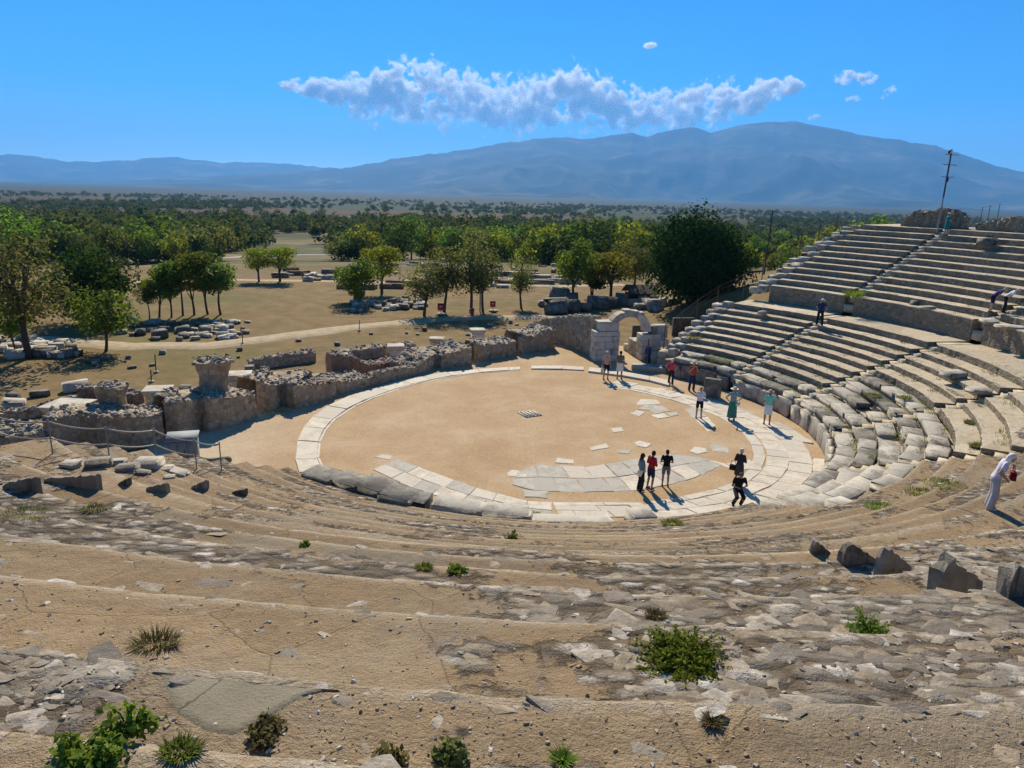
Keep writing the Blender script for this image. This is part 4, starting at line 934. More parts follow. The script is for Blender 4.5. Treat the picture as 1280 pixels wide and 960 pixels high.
# ------------------------------------------------------------------ blocks, ruins and footings on the field
BLOCKM = {m: BLK[m] for m in BLK}
def field_block(px, py, s, label, group, mat='seat_marble', name='stone_block', hk=0.55, rz=None, cat='stone block', z=0.0):
    g = G(px, py, z); zt = float(zterr(g.x, g.y)); g = G(px, py, zt)
    o = link(name, random.choice(BLK[mat]), None, (g.x, g.y, zt - 0.05), 0, (s * random.uniform(.8, 1.5), s * random.uniform(.6, .95), s * hk * random.uniform(.75, 1.25)), (random.gauss(0, .05), random.gauss(0, .05), rz if rz is not None else random.uniform(-.7, .9)))
    return tag(o, label, cat, group)
def scatter_blocks():
    rg = random.Random(33)
    for i in range(52):
        u = rg.random(); px = 150 + 160 * u; py = 402 + rg.choice((0, 6, 12, 18)) * (0.6 + .5 * rg.random()) + 4 * math.sin(u * 3)
        field_block(px, py, rg.uniform(.35, .8), 'marble fragment laid out in rows under the slender trees', 'fragments in rows under the slender trees', rg.choice(('seat_marble', 'dark_marble', 'pale_marble', 'dark_marble')))
    for px, py, s in ((200, 421, 0.95), (230, 421, 0.8), (258, 414, .75), (205, 413, .85)): field_block(px, py, s, 'larger dark block at the front of the fragment rows', 'larger blocks of the fragment rows', 'dark_marble')
    for i in range(34):
        px = rg.uniform(-5, 98); py = 428 + rg.uniform(0, 20) - px * .02; field_block(px, py, rg.uniform(.45, 1.0), 'marble fragment in the heap under the tall tree at left', 'fragments heaped under the tall tree', rg.choice(('seat_marble', 'dark_marble', 'pale_marble')))
    for i in range(75):
        u = rg.random(); px = 440 + 92 * u; py = 378 + 12 * rg.random() - 4 * u; field_block(px, py, rg.uniform(.3, .75), 'rough stone in the pile on the open field', 'stones of the pile on the field', rg.choice(('seat_marble', 'dark_marble', 'pale_marble')), 'field_stone', .7)
    for px, py, s, m in ((695, 391, 1.7, 'dark_marble'), (712, 389, 1.5, 'dark_marble'), (730, 388, 1.2, 'dark_marble'), (747, 385, 1.6, 'dark_marble'), (762, 383, 1.5, 'dark_marble'), (776, 381, 1.4, 'dark_marble'), (792, 381, 1.2, 'seat_marble'), (806, 383, 1.2, 'dark_marble'), (816, 387, 1.4, 'seat_marble'), (698, 375, 1.8, 'dark_marble'), (714, 377, 1.3, 'dark_marble'), (680, 382, 1.0, 'dark_marble'), (830, 384, 1.3, 'seat_marble'), (842, 385, 1.2, 'dark_marble'), (868, 395, 1.0, 'dark_marble'), (880, 394, 1.0, 'dark_marble'), (893, 378, 1.3, 'pale_marble'), (800, 386, 1.0, 'seat_marble'), (823, 389, .9, 'pale_marble')):
        field_block(px, py, s, 'dark architectural block in the line set out beyond the gate', 'blocks lined up beyond the gate', m, hk=.75, rz=rg.uniform(-.15, .35))
    for px, py, s, m, l in ((17, 500, 1.2, 'dark_marble', 'rounded dark block on the grass at the far left'), (17, 508, 1.3, 'seat_marble', 'lower block in front of the rounded dark block'), (50, 494, 1.1, 'dark_marble', 'lone grey block on the grass left of the low wall'), (96, 487, 1.6, 'pale_marble', 'pale slab lying on dark stones behind the niche wall'), (94, 502, 1.1, 'pale_marble', 'pale flat stone before the reddish wall stub'), (132, 480, .7, 'dark_marble', 'small dark block behind the crumbling stump'), (232, 489, 1.0, 'dark_marble', 'dark block between pedestal and tall stump'), (312, 465, 1.2, 'dark_marble', 'dark stone beside the low wall footing behind the tall stump')):
        field_block(px, py, s * .6, l, 'single blocks behind the stage', m)
    for i in range(26):
        px = rg.uniform(100, 700); py = 470 - (px - 100) * 0.085 - rg.uniform(0, 22); field_block(px, py, rg.uniform(.2, .45), 'small stone scattered on the grass behind the stage', 'small stones on the grass', 'dark_marble', 'field_stone')
    # border stones at the left end of the seating
    for i, (px, py, s, m) in enumerate(((90, 580, .8, 'pale_marble'), (124, 579, 1.0, 'dark_marble'), (146, 577, .8, 'seat_marble'), (160, 584, .9, 'seat_marble'), (187, 580, 1.2, 'pale_marble'), (178, 589, .6, 'dark_marble'), (206, 585, .8, 'pale_marble'), (224, 590, .8, 'pale_marble'), (212, 594, .5, 'seat_marble'))):
        q = hit(px, py + 3)[0]; o = link('border_stone', rg.choice(BLK[m]), None, (q.x, q.y, q.z - .05), 0, (s * .62, s * .4, s * .24), (rg.gauss(0, .1), rg.gauss(0, .1), rg.uniform(-.4, .4)))
        tag(o, ('white flat border stone nearest the rope end', 'big dark boulder among the border stones under the rope', 'grey border stone right of the dark boulder', 'tan angular border stone at the step edge', 'wide white border stone below the grey cabinet', 'small dark border stone', 'white border stone beside the cabinet', 'last white border stone right of the cabinet', 'small grey border stone in front')[i], 'stone', 'border stones at the end of the seating')
scatter_blocks()
def relabel():
    by = {}
    for o in COL.objects:
        if o.get('group'): by.setdefault(o['group'], []).append(o)
    count_off(by['fragments in rows under the slender trees'], '{} marble fragment from the left in the rows under the slender trees')
    count_off(by['larger blocks of the fragment rows'], '{} larger dark block from the left in front of the slender trees')
    count_off(by['fragments heaped under the tall tree'], '{} marble fragment from the left in the heap under the tall airy tree')
    count_off(by['stones of the pile on the field'], '{} rough stone from the left in the pile on the open field')
    count_off(by['blocks lined up beyond the gate'], '{} dark block from the left in the line beyond the gate')
    count_off(by['small stones on the grass'], '{} small stone from the left on the grass behind the stage walls')
relabel()
def far_ruins():
    rg = random.Random(44)
    for i in range(98):
        px = rg.choice((rg.uniform(325, 470), rg.uniform(465, 560), rg.uniform(610, 760), rg.uniform(610, 720), rg.uniform(900, 935))); py = rg.uniform(330, 362) if px < 600 else rg.uniform(331, 360)
        if px < 420: py = rg.uniform(338, 352)
        if px > 890: py = rg.uniform(338, 362)
        g = G(px, py, -1.0)
        for _ in range(4): zt = float(zterr(g.x, g.y)); g = G(px, py, zt)
        L = rg.uniform(1.0, 4.5); V, F = block_arrays(L, rg.uniform(.5, 1.0), rg.uniform(.3, .8), 4, .12, .05, i, .1)
        o = link('ruin_wall', mesh('ruin_wall', V, F, [MAT[rg.choice(('pale_marble', 'seat_marble', 'riser_rubble', 'brick_rubble'))]]), None, (g.x, g.y, zt - .15), rg.choice((0.05, 0.1, 1.5, 0.0)) + rg.uniform(-.1, .1)); tag(o, 'low remnant of a ruined wall in the excavation beyond the field', 'ruin wall', 'low ruins beyond the field')
far_ruins()
count_off([o for o in COL.objects if o.get('group') == 'low ruins beyond the field'], '{} low ruined wall remnant from the left beyond the field')
def ribbon(name, pts, width, mat, dz=0.02, seed=1, kind='path', zfn=None):
    P = []
    for px, py in pts:
        g = G(px, py, 0.0)
        for _ in range(5): g = G(px, py, float(zterr(g.x, g.y)))
        P.append((g.x, g.y))
    P = resample(np.array(P), 0.6); n = len(P); T = np.gradient(P, axis=0); T /= np.linalg.norm(T, axis=1)[:, None]; Nn = np.stack([-T[:, 1], T[:, 0]], 1)
    V = []
    for k in np.linspace(-1, 1, 7):
        w = width / 2 * (1 + 0.35 * fbm(np.arange(n) / 5.0, np.zeros(n) + (k > 0) * 9.1, 3, seed)); q = P + Nn * (k * w)[:, None]
        V.append(np.c_[q, zterr(q[:, 0], q[:, 1]) + (0.03 if abs(k) < .9 else -0.08) + dz])
    o = link(name, mesh(name, np.concatenate(V), grid_faces(7, n), [MAT[mat]], smooth=True)); o['kind'] = 'structure'; return o
ribbon('path', [(-40, 422), (60, 424), (160, 432), (260, 431), (340, 422), (430, 410), (520, 401), (600, 396), (690, 396), (740, 401)], 2.2, 'dirt_path', seed=2)
ribbon('road', [(230, 322), (300, 319), (330, 318), (420, 317)], 3.0, 'asphalt', seed=4)
ribbon('path', [(120, 355), (200, 352), (300, 350), (420, 352), (560, 355), (700, 358), (780, 356)], 2.2, 'dirt_path', seed=6)
# ------------------------------------------------------------------ foliage
def mat_leaf(name, c0, c1, c2, trans=0.35):
    n = N(name); rn = n.new('NewGeometry').outputs['Random Per Island']; ob = n.rnd(); p = n.pos()
    f = n.noise(p, 0.8, 3, 0.6); far = n.noise(p, 0.035, 3, 0.7)
    c = n.ramp(n.math('ADD', n.math('MULTIPLY', rn, 0.6), n.math('MULTIPLY', f, 0.45)), [(0.15, c0), (0.5, c1), (0.9, c2)])
    hsv = n.new('HueSaturation'); n.put(hsv.inputs['Color'], c); n.put(hsv.inputs['Hue'], n.math('ADD', 0.475, n.math('MULTIPLY', ob, 0.05))); n.put(hsv.inputs['Value'], n.math('ADD', 0.8, n.math('MULTIPLY', ob, 0.4)))
    c = hsv.outputs[0]
    if name == 'leaf_far': c = n.mix(n.ramp(far, [(0.38, 0.0), (0.62, 0.8)]), c, (0.13, 0.125, 0.05)); c = n.mix(n.ramp(n.noise(p, 0.09, 2, 0.6), [(0.48, 0.0), (0.6, 0.6)]), c, (0.028, 0.058, 0.018))
    return n.bsdf(c, 0.85, None, 0.03, trans=(trans, n.mix(1.0, c, (1.0, 1.0, 0.45), 'MULTIPLY')))
mat_leaf('leaf_dark', (0.022, 0.050, 0.010), (0.042, 0.082, 0.016), (0.075, 0.125, 0.026), 0.3)
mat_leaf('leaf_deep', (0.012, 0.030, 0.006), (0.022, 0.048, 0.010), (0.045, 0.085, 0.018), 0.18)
mat_leaf('leaf_mid', (0.078, 0.133, 0.028), (0.133, 0.203, 0.043), (0.203, 0.281, 0.066), 0.5)
mat_leaf('leaf_yellow', (0.138, 0.172, 0.025), (0.235, 0.255, 0.039), (0.345, 0.338, 0.062), 0.5)
mat_leaf('leaf_olive', (0.097, 0.117, 0.044), (0.159, 0.172, 0.071), (0.235, 0.228, 0.103), 0.5)
mat_leaf('leaf_far', (0.060, 0.104, 0.029), (0.098, 0.151, 0.043), (0.151, 0.209, 0.064), 0.4)
mat_leaf('leaf_weed', (0.095, 0.15, 0.022), (0.16, 0.23, 0.036), (0.24, 0.31, 0.065), 0.5)
mat_leaf('leaf_dry', (0.085, 0.075, 0.03), (0.15, 0.125, 0.055), (0.22, 0.18, 0.09), 0.3)
plain('bark', (0.085, 0.062, 0.043), 0.95, var=0.3, scale=9, bump=0.6)

def leaf_quads(C, Nrm, size, rg, up=0.3):
    """leaf-sized quads at C facing roughly along Nrm"""
    n = len(C); d = Nrm + rg.normal(size=(n, 3)) * 0.7; d[:, 2] += up; d /= np.linalg.norm(d, axis=1)[:, None]
    a = np.cross(d, rg.normal(size=(n, 3))); a /= np.linalg.norm(a, axis=1)[:, None]; b = np.cross(d, a)
    s = size * rg.uniform(.6, 1.35, (n, 1)); bend = d * s * rg.uniform(-.25, .25, (n, 1))
    V = np.stack([C - a * s, C - b * s * .62 + bend, C + a * s, C + b * s * .62 + bend], 1).reshape(-1, 3)
    return V, np.arange(n * 4).reshape(-1, 4)
def crown_arrays(w, h, nleaf, size, seed, lobes=14, z0=0.0, shape='round', gap=0.0, fill=0.35):
    """leaves spread over many clumps that themselves fill an uneven crown"""
    rg = np.random.default_rng(seed); C = []; R = []
    for i in range(lobes):
        d = rg.normal(size=3); d /= np.linalg.norm(d); k = rg.uniform(.35, 1.0) ** .6
        p = d * k * np.array([.36, .36, .36]); zz = p[2] + .5
        wid = {'round': np.sin(np.pi * np.clip(zz * .9 + .07, 0, 1)) ** .55, 'tall': np.sin(np.pi * np.clip(zz * .85 + .1, 0, 1)) ** .8, 'cone': 1.15 - zz, 'dome': np.clip(1.25 - zz * .75, 0, 1), 'umbrella': .35 + zz, 'big': 1.05 if zz < .6 else 1.05 - 1.1 * (zz - .6)}[shape]
        C.append((p[0] * w * (.45 + .7 * wid), p[1] * w * (.45 + .7 * wid), z0 + h * (zz * 1.05 - .02))); R.append(rg.uniform(.16, .29))
    C = np.array(C); R = np.array(R) * min(w, h * 1.1)
    per = rg.multinomial(nleaf, R ** 2 / (R ** 2).sum()); P = []; Nn = []
    for c, r, m in zip(C, R, per):
        d = rg.normal(size=(m, 3)); d /= np.linalg.norm(d, axis=1)[:, None]; k = np.where(rg.random(m) < fill, rg.uniform(.2, .9, m), rg.uniform(.82, 1.12, m))
        P.append(c + d * (r * k)[:, None] * (1, 1, .82)); Nn.append(d)
    P = np.concatenate(P); Nn = np.concatenate(Nn); ok = (P[:, 2] > z0 - .05 * h)
    if gap: ok &= vnoise(P[:, 0] * 1.7 / max(.4, w * .12) + P[:, 2], P[:, 1] * 1.7 / max(.4, w * .12), seed & 255) > gap
    return leaf_quads(P[ok], Nn[ok], size, rg), C, R
def tube(P, R, m=7):
    """tapered tube through points P"""
    P = np.asarray(P, float); n = len(P); T = np.gradient(P, axis=0); V = []
    for p, t, r in zip(P, T, R):
        t = t / np.linalg.norm(t); a = np.cross(t, (0.3, 0.9, 0.1)); a /= np.linalg.norm(a); b = np.cross(t, a); k = np.linspace(0, 2 * np.pi, m + 1)[:-1]
        V.append(p + r * (np.cos(k)[:, None] * a + np.sin(k)[:, None] * b))
    F = [tuple(q) for q in grid_faces(n, m, True)] + [tuple(range(m - 1, -1, -1)), tuple(range((n - 1) * m, n * m))]
    return np.concatenate(V), F
def join(parts):
    V, F, o = [], [], 0
    for v, f in parts: V.append(v); F += [tuple(int(i) + o for i in q) for q in f]; o += len(v)
    return np.concatenate(V), F
def trunk_mesh(C, R, w, h, rt, seed, z0, lean=0.0, limbs=6, top=0.75):
    rg = np.random.default_rng(seed + 5); zt = h * top
    P = np.array([(lean * t * zt + .04 * w * math.sin(4 * t + seed), .03 * w * math.sin(5 * t), -0.3 + (zt + .3) * t) for t in np.linspace(0, 1, 7)])
    parts = [tube(P, rt * np.linspace(1.25, .3, 7))]
    for i in rg.permutation(len(C))[:limbs]:
        k = rg.uniform(.35, .8); s = P[0] + (P[-1] - P[0]) * k; s = P[min(6, int(k * 6))]; e = C[i]; m = (s + e) / 2 + (0, 0, .08 * h)
        parts.append(tube([s, m, e], [rt * .5, rt * .32, rt * .12], 5))
    V, F = join(parts); return mesh('trunk', V, F, [MAT['bark']], smooth=True)
TPL = {}
def tree_template(key, w, h, zc, nleaf, size, leaf, seed, shape='round', rt=0.12, lobes=14, gap=0.0, fill=0.35, limbs=6):
    """w, h of the whole tree, zc = height where the crown starts"""
    (V, F), C, R = crown_arrays(w, h - zc, nleaf, size, seed, lobes, zc, shape, gap, fill)
    TPL[key] = (mesh('crown', V, F, [MAT[leaf]]), trunk_mesh(C, R, w, h, rt, seed, zc, limbs=limbs), w, h)
def tree(key, g, w, h, label, cat='tree', group=None, rz=None, name='tree'):
    cr, tr, w0, h0 = TPL[key]; t = thing(name, label, cat, g, random.uniform(0, 6.28) if rz is None else rz, group, (w / w0, w / w0, h / h0))
    link('trunk', tr, t); link('crown', cr, t); return t
def ground_at(px, py):
    g = G(px, py, 0.0)
    for _ in range(6): g = G(px, py, float(zterr(g.x, g.y)))
    return g
# near trees, each its own crown
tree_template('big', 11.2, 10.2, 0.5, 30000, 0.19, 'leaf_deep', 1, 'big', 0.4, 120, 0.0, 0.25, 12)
tree_template('dense', 8, 7.5, 0.3, 7000, 0.17, 'leaf_dark', 2, 'dome', 0.2, 26, 0.0, 0.2)
for i in range(4): tree_template(('slender', i), 2.8, 6, 1.5, 2300, 0.105, ('leaf_mid', 'leaf_yellow', 'leaf_mid', 'leaf_olive')[i], 10 + i, 'tall', 0.07, 13, 0.12)
tree_template('airy', 5.5, 8.6, 1.4, 4200, 0.12, 'leaf_olive', 20, 'round', 0.17, 22, 0.34, 0.4, 14)
tree_template('light', 4.4, 4.4, 1.0, 3600, 0.11, 'leaf_mid', 21, 'round', 0.09, 18, 0.2)
tree_template('yellow', 3.2, 5.4, 1.6, 2400, 0.11, 'leaf_yellow', 22, 'round', 0.1, 13, 0.12)
tree_template('greenround', 3.6, 4.5, 0.9, 3000, 0.12, 'leaf_mid', 23, 'round', 0.1, 15, 0.05)
tree_template('olive', 3.8, 6.4, 1.5, 3000, 0.11, 'leaf_olive', 24, 'tall', 0.11, 17, 0.28, 0.4, 9)
tree_template('olive2', 4.4, 7.0, 1.2, 3400, 0.11, 'leaf_olive', 25, 'round', 0.11, 19, 0.25, 0.4, 9)
tree_template('coneish', 2.2, 4.2, 0.4, 1900, 0.10, 'leaf_dark', 26, 'cone', 0.07, 12)
tree_template('bush', 3.0, 1.8, 0.05, 1500, 0.10, 'leaf_yellow', 27, 'dome', 0.05, 12)
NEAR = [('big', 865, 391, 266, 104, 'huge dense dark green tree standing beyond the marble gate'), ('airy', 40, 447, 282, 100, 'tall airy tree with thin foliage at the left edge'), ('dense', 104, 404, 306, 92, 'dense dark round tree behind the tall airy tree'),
        ('light', 132, 438, 360, 68, 'small bright double-stemmed tree on the grass at left'), ('light', 18, 440, 374, 44, 'low sapling beside the tall airy tree'),
        (('slender', 0), 186, 400, 346, 24, 'smallest slender tree at the left end of the grove'), (('slender', 1), 201, 397, 332, 38, 'second slender tree of the grove from its left end'), (('slender', 2), 214, 397, 325, 34, 'third slender tree of the grove, leaning slightly'), (('slender', 0), 229, 395, 313, 38, 'fourth slender tree of the grove in the middle'), (('slender', 1), 241, 394, 311, 40, 'fifth slender tree of the grove, yellow at the top'), (('slender', 2), 260, 393, 312, 42, 'broad slender tree near the right end of the grove'), (('slender', 0), 277, 393, 314, 42, 'last slender tree at the right end of the grove'),
        ('yellow', 324, 352, 306, 30, 'left one of two yellowish trees before the ruins'), ('yellow', 350, 352, 303, 36, 'right one of two yellowish trees before the ruins'), ('greenround', 445, 378, 318, 50, 'round green tree on the open field'), ('bush', 447, 379, 358, 20, 'small yellow bush under the round green tree'), ('yellow', 477, 367, 300, 42, 'yellow-green tree with a bare lower trunk on the field'),
        ('olive', 532, 394, 322, 46, 'leaning olive-coloured tree left of the first red sign'), ('olive', 557, 390, 298, 46, 'tall olive-coloured tree right behind the first red sign'), ('olive2', 588, 390, 292, 56, 'widest olive-coloured tree of the clump by the lamp post'), ('olive', 604, 388, 300, 40, 'olive-coloured tree just behind the lamp post'), ('olive', 651, 384, 312, 34, 'lone thin tree right of the second red sign'),
        ('greenround', 716, 376, 292, 44, 'leafy tree standing alone left of the dark conifer'), ('coneish', 742, 372, 322, 26, 'small dark conifer-like tree'), ('yellow', 764, 374, 310, 46, 'bright yellow-green tree left of the hut'), ('olive2', 790, 366, 297, 46, 'greyish tree between the hut and the huge dark tree'), ('olive', 738, 372, 308, 26, 'thin pale tree behind the dark conifer')]
for key, px, f, tp, wpx, lab in NEAR:
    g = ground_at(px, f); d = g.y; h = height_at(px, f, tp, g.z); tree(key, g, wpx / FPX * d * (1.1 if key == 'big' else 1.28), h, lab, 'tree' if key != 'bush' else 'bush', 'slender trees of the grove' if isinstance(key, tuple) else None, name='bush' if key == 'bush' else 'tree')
# bushes and trees past the open edge of the seating
for i, (px, py, tp, w, key) in enumerate(((1000, 322, 296, 60, 'bush'), (968, 338, 316, 34, 'bush'), (1035, 306, 284, 50, 'bush'), (985, 312, 286, 46, 'greenround'), (945, 320, 292, 30, 'greenround'))):
    g = ground_at(px, py + 10); tree(key, g, w / FPX * g.y, height_at(px, py + 10, tp, g.z), ('wide yellow-green bush beyond the wire fence', 'small yellow-green bush beside the wooden pole', 'yellow-green bush high up behind the fence', 'green tree behind the bushes past the fence', 'green tree left of the wooden pole')[i], 'bush' if key == 'bush' else 'tree', name='bush' if key == 'bush' else 'tree')

# trees of the plain: eight kinds shared by all copies
for i in range(8):
    tree_template(('mid', i), 7.5, (6.5, 7.5, 8.5, 6, 7, 9, 11, 6)[i], 0.2 if i != 6 else 0.6, 900, 0.30, ('leaf_far', 'leaf_mid', 'leaf_far', 'leaf_dark', 'leaf_olive', 'leaf_far', 'leaf_mid', 'leaf_yellow')[i], 60 + i, ('dome', 'round', 'round', 'dome', 'round', 'tall', 'tall', 'dome')[i], 0.16, 15, 0.0, 0.2, 4)
def wood_mask(x, y):
    d = np.hypot(x, y); m = fbm(x / 55, y / 75, 3, 501) * 1.3 + fbm(x / 260, y / 260, 2, 502) * np.where(d > 450, 1.3, .7)
    m = m + np.interp(d, [92, 104, 130, 165, 330, 520, 800, 2500], [-.9, -.25, .20, .30, .24, .16, .04, -.02])
    m = m - np.where((x < -55) & (x > -105) & (y > 160) & (y < 330), .5, 0)       # clearing at the left
    return m
def build_woods():
    rg = np.random.default_rng(8); cand = []
    for _ in range(26000):
        d = 98 * (2600 / 98) ** rg.random(); a = rg.uniform(-.70, .70); x, y = d * math.sin(a), d * math.cos(a)
        cand.append((d, x, y))
    C = np.array(cand); m = wood_mask(C[:, 1], C[:, 2]); C = C[m > rg.uniform(-.05, .25, len(C))]
    C = C[np.argsort(C[:, 0])]; taken = {}; near, far = [], []
    for d, x, y in C:
        sp = 4.6 if d < 330 else (6.0 if d < 700 else 11); k = (int(x // sp), int(y // sp), sp)
        if k in taken: continue
        taken[k] = 1
        # nothing on the edge of the seating or the ruins
        if math.hypot(x - OX, y - OY) < 66 or (x < 25 and abs(x - 0.0) < 45 and y < 122): continue
        far.append((d, x, y))
    LAB = ('broad dark-green tree', 'leafy mid-green tree', 'round tree', 'low dark tree', 'greyish-green tree', 'tall narrow-crowned tree', 'tall bright-green tree', 'yellowish low tree')
    def name_it(i, x, y, z):
        px = pixel((x, y, z))[0]; m = next(t for e, t in MARKS if px < e); seen[i, m] = seen.get((i, m), 0) + 1
        return f'{ordinal(seen[i, m])} {LAB[i]} in the woods behind {m}'
    MARKS = ((70, 'the tall airy tree'), (150, 'the dense round tree'), (300, 'the slender grove'), (400, 'the two yellowish trees'), (510, 'the round green tree'), (625, 'the olive-coloured clump'), (690, 'the lone thin tree'), (800, 'the dark conifer'), (930, 'the huge dark tree'), (2000, 'the wire fence'))
    seen = {}
    for d, x, y in far[:290]:
        i = int(rg.integers(8)); s = rg.uniform(.5, 1.25); z = float(zterr(x, y))
        tree(('mid', i), (x, y, z - .1), 7.5 * s * rg.uniform(.9, 1.2), TPL['mid', i][3] * s * rg.uniform(.85, 1.1), name_it(i, x, y, z), 'tree', 'trees of the wooded band')
    return far[290:]
REST = build_woods()
def build_far_wood(rest):
    rg = np.random.default_rng(12); VV, FF, o = [], [], 0; var = []
    for i in range(8):
        (V, F), C, R = crown_arrays(7.5, (6.5, 8, 9, 6, 7, 10, 12, 6)[i], 210, 0.62, 90 + i, 9, 0.0, ('dome', 'round', 'round', 'dome', 'round', 'tall', 'tall', 'dome')[i], 0, .1); var.append(V)
    for d, x, y in rest:
        v = var[rg.integers(8)]; s = rg.uniform(.5, 1.35); a = rg.uniform(0, 6.28); z = float(zterr(x, y)); c, sn = math.cos(a), math.sin(a)
        k = s * (1.0 if d < 700 else 1.15)
        q = np.stack([(v[:, 0] * c - v[:, 1] * sn) * k * 1.15 + x, (v[:, 0] * sn + v[:, 1] * c) * k * 1.15 + y, v[:, 2] * s + z - .3], 1); VV.append(q)
    V = np.concatenate(VV); F = np.arange(len(V)).reshape(-1, 4)
    t = link('distant_woods', mesh('distant_woods', V, F, [MAT['leaf_far']])); t['kind'] = 'stuff'; t['label'] = 'distant tree cover and hedgerows spread over the plain'
    return len(rest)
print('far trees', build_far_wood(REST))
# ------------------------------------------------------------------ people
def cloth(name, col):
    if name not in MAT: plain(name, col, 0.9, 0.15, 0, 0.18, 14, 0.3)
    return MAT[name]
def skinm(i):
    nm = f'skin_{i}'
    if nm not in MAT: plain(nm, ((0.42, 0.245, 0.165), (0.33, 0.18, 0.115), (0.50, 0.31, 0.22))[i], 0.55, 0.35, 0, 0.08, 20, 0.05)
    return MAT[nm]
def capsule(p, q, r0, r1, m=10):
    p, q = np.asarray(p, float), np.asarray(q, float); d = q - p; L = np.linalg.norm(d); d = d / max(L, 1e-6); P, R = [], []
    for a in np.linspace(-90, 0, 4)[0:]: P.append(p + d * r0 * math.sin(rad(a))); R.append(max(.001, r0 * math.cos(rad(a))))
    for a in np.linspace(0, 90, 4): P.append(q + d * r1 * math.sin(rad(a))); R.append(max(.001, r1 * math.cos(rad(a))))
    P = np.array(P); ax = np.cross(d, (0.31, 0.87, 0.12) if abs(d[1]) < .9 else (1, 0, 0)); ax /= np.linalg.norm(ax); b = np.cross(d, ax); k = np.linspace(0, 2 * np.pi, m + 1)[:-1]
    V = np.concatenate([c + r * (np.cos(k)[:, None] * ax + np.sin(k)[:, None] * b) for c, r in zip(P, R)]); n = len(P)
    return V, [tuple(x) for x in grid_faces(n, m, True)] + [tuple(range(m - 1, -1, -1)), tuple(range((n - 1) * m, n * m))]
def loft(rows, m=14):
    """rows = (x, y, z, half width, half depth), bottom to top"""
    k = np.linspace(0, 2 * np.pi, m + 1)[:-1]; V = np.concatenate([np.stack([x + a * np.cos(k), y + b * np.sin(k), np.full(m, z)], 1) for x, y, z, a, b in rows]); n = len(rows)
    return V, [tuple(x) for x in grid_faces(n, m, True)] + [tuple(range(m - 1, -1, -1)), tuple(range((n - 1) * m, n * m))]
def ball(c, rx, ry, rz, m=12): return loft([(c[0], c[1], c[2] + rz * math.sin(rad(a)), max(.001, rx * math.cos(rad(a))), max(.001, ry * math.cos(rad(a)))) for a in (-90, -65, -40, -15, 15, 40, 65, 90)], m)
POSES = {   # elbow and wrist offsets from the shoulder, right (-x) then left (+x); body bend; feet apart; head tilt
    'stand': ((-.06, .02, -.28), (-.05, -.06, -.52), (.06, .02, -.28), (.05, -.06, -.52), 0.0, .10, 0.0),
    'photo': ((-.10, -.12, -.24), (.06, -.30, .02), (.10, -.12, -.24), (-.06, -.30, .02), 0.0, .10, 0.05),
    'look': ((-.08, -.02, -.27), (.08, -.22, -.30), (.08, -.02, -.27), (-.08, -.22, -.30), 0.06, .09, 0.35),
    'hip': ((-.24, .08, -.20), (-.06, -.04, -.40), (.06, .02, -.28), (.04, -.05, -.52), 0.0, .09, 0.0),
    'hips': ((-.24, .06, -.20), (-.08, -.06, -.38), (.24, .06, -.20), (.08, -.06, -.38), 0.0, .10, 0.0),
    'shade': ((-.24, -.08, -.08), (-.06, -.18, .16), (.08, -.02, -.28), (.04, -.16, -.44), 0.0, .09, 0.0),
    'fold': ((-.08, -.04, -.27), (.20, -.20, -.27), (.08, -.04, -.27), (-.20, -.20, -.24), 0.0, .09, 0.1),
    'bag': ((-.07, .04, -.28), (.06, -.20, -.40), (.07, .02, -.28), (-.04, -.22, -.42), 0.30, .10, 0.55),
    'bend': ((-.03, -.10, -.27), (.0, -.22, -.50), (.03, -.10, -.27), (.0, -.22, -.50), 0.85, .13, 0.2),
    'crouch': ((-.10, -.12, -.24), (.05, -.26, -.22), (.10, -.12, -.24), (-.05, -.26, -.20), 0.30, .14, 0.15),
    'climb': ((-.12, -.10, -.24), (-.05, -.30, -.34), (.12, -.10, -.24), (.05, -.30, -.34), 0.45, .18, 0.2),
}
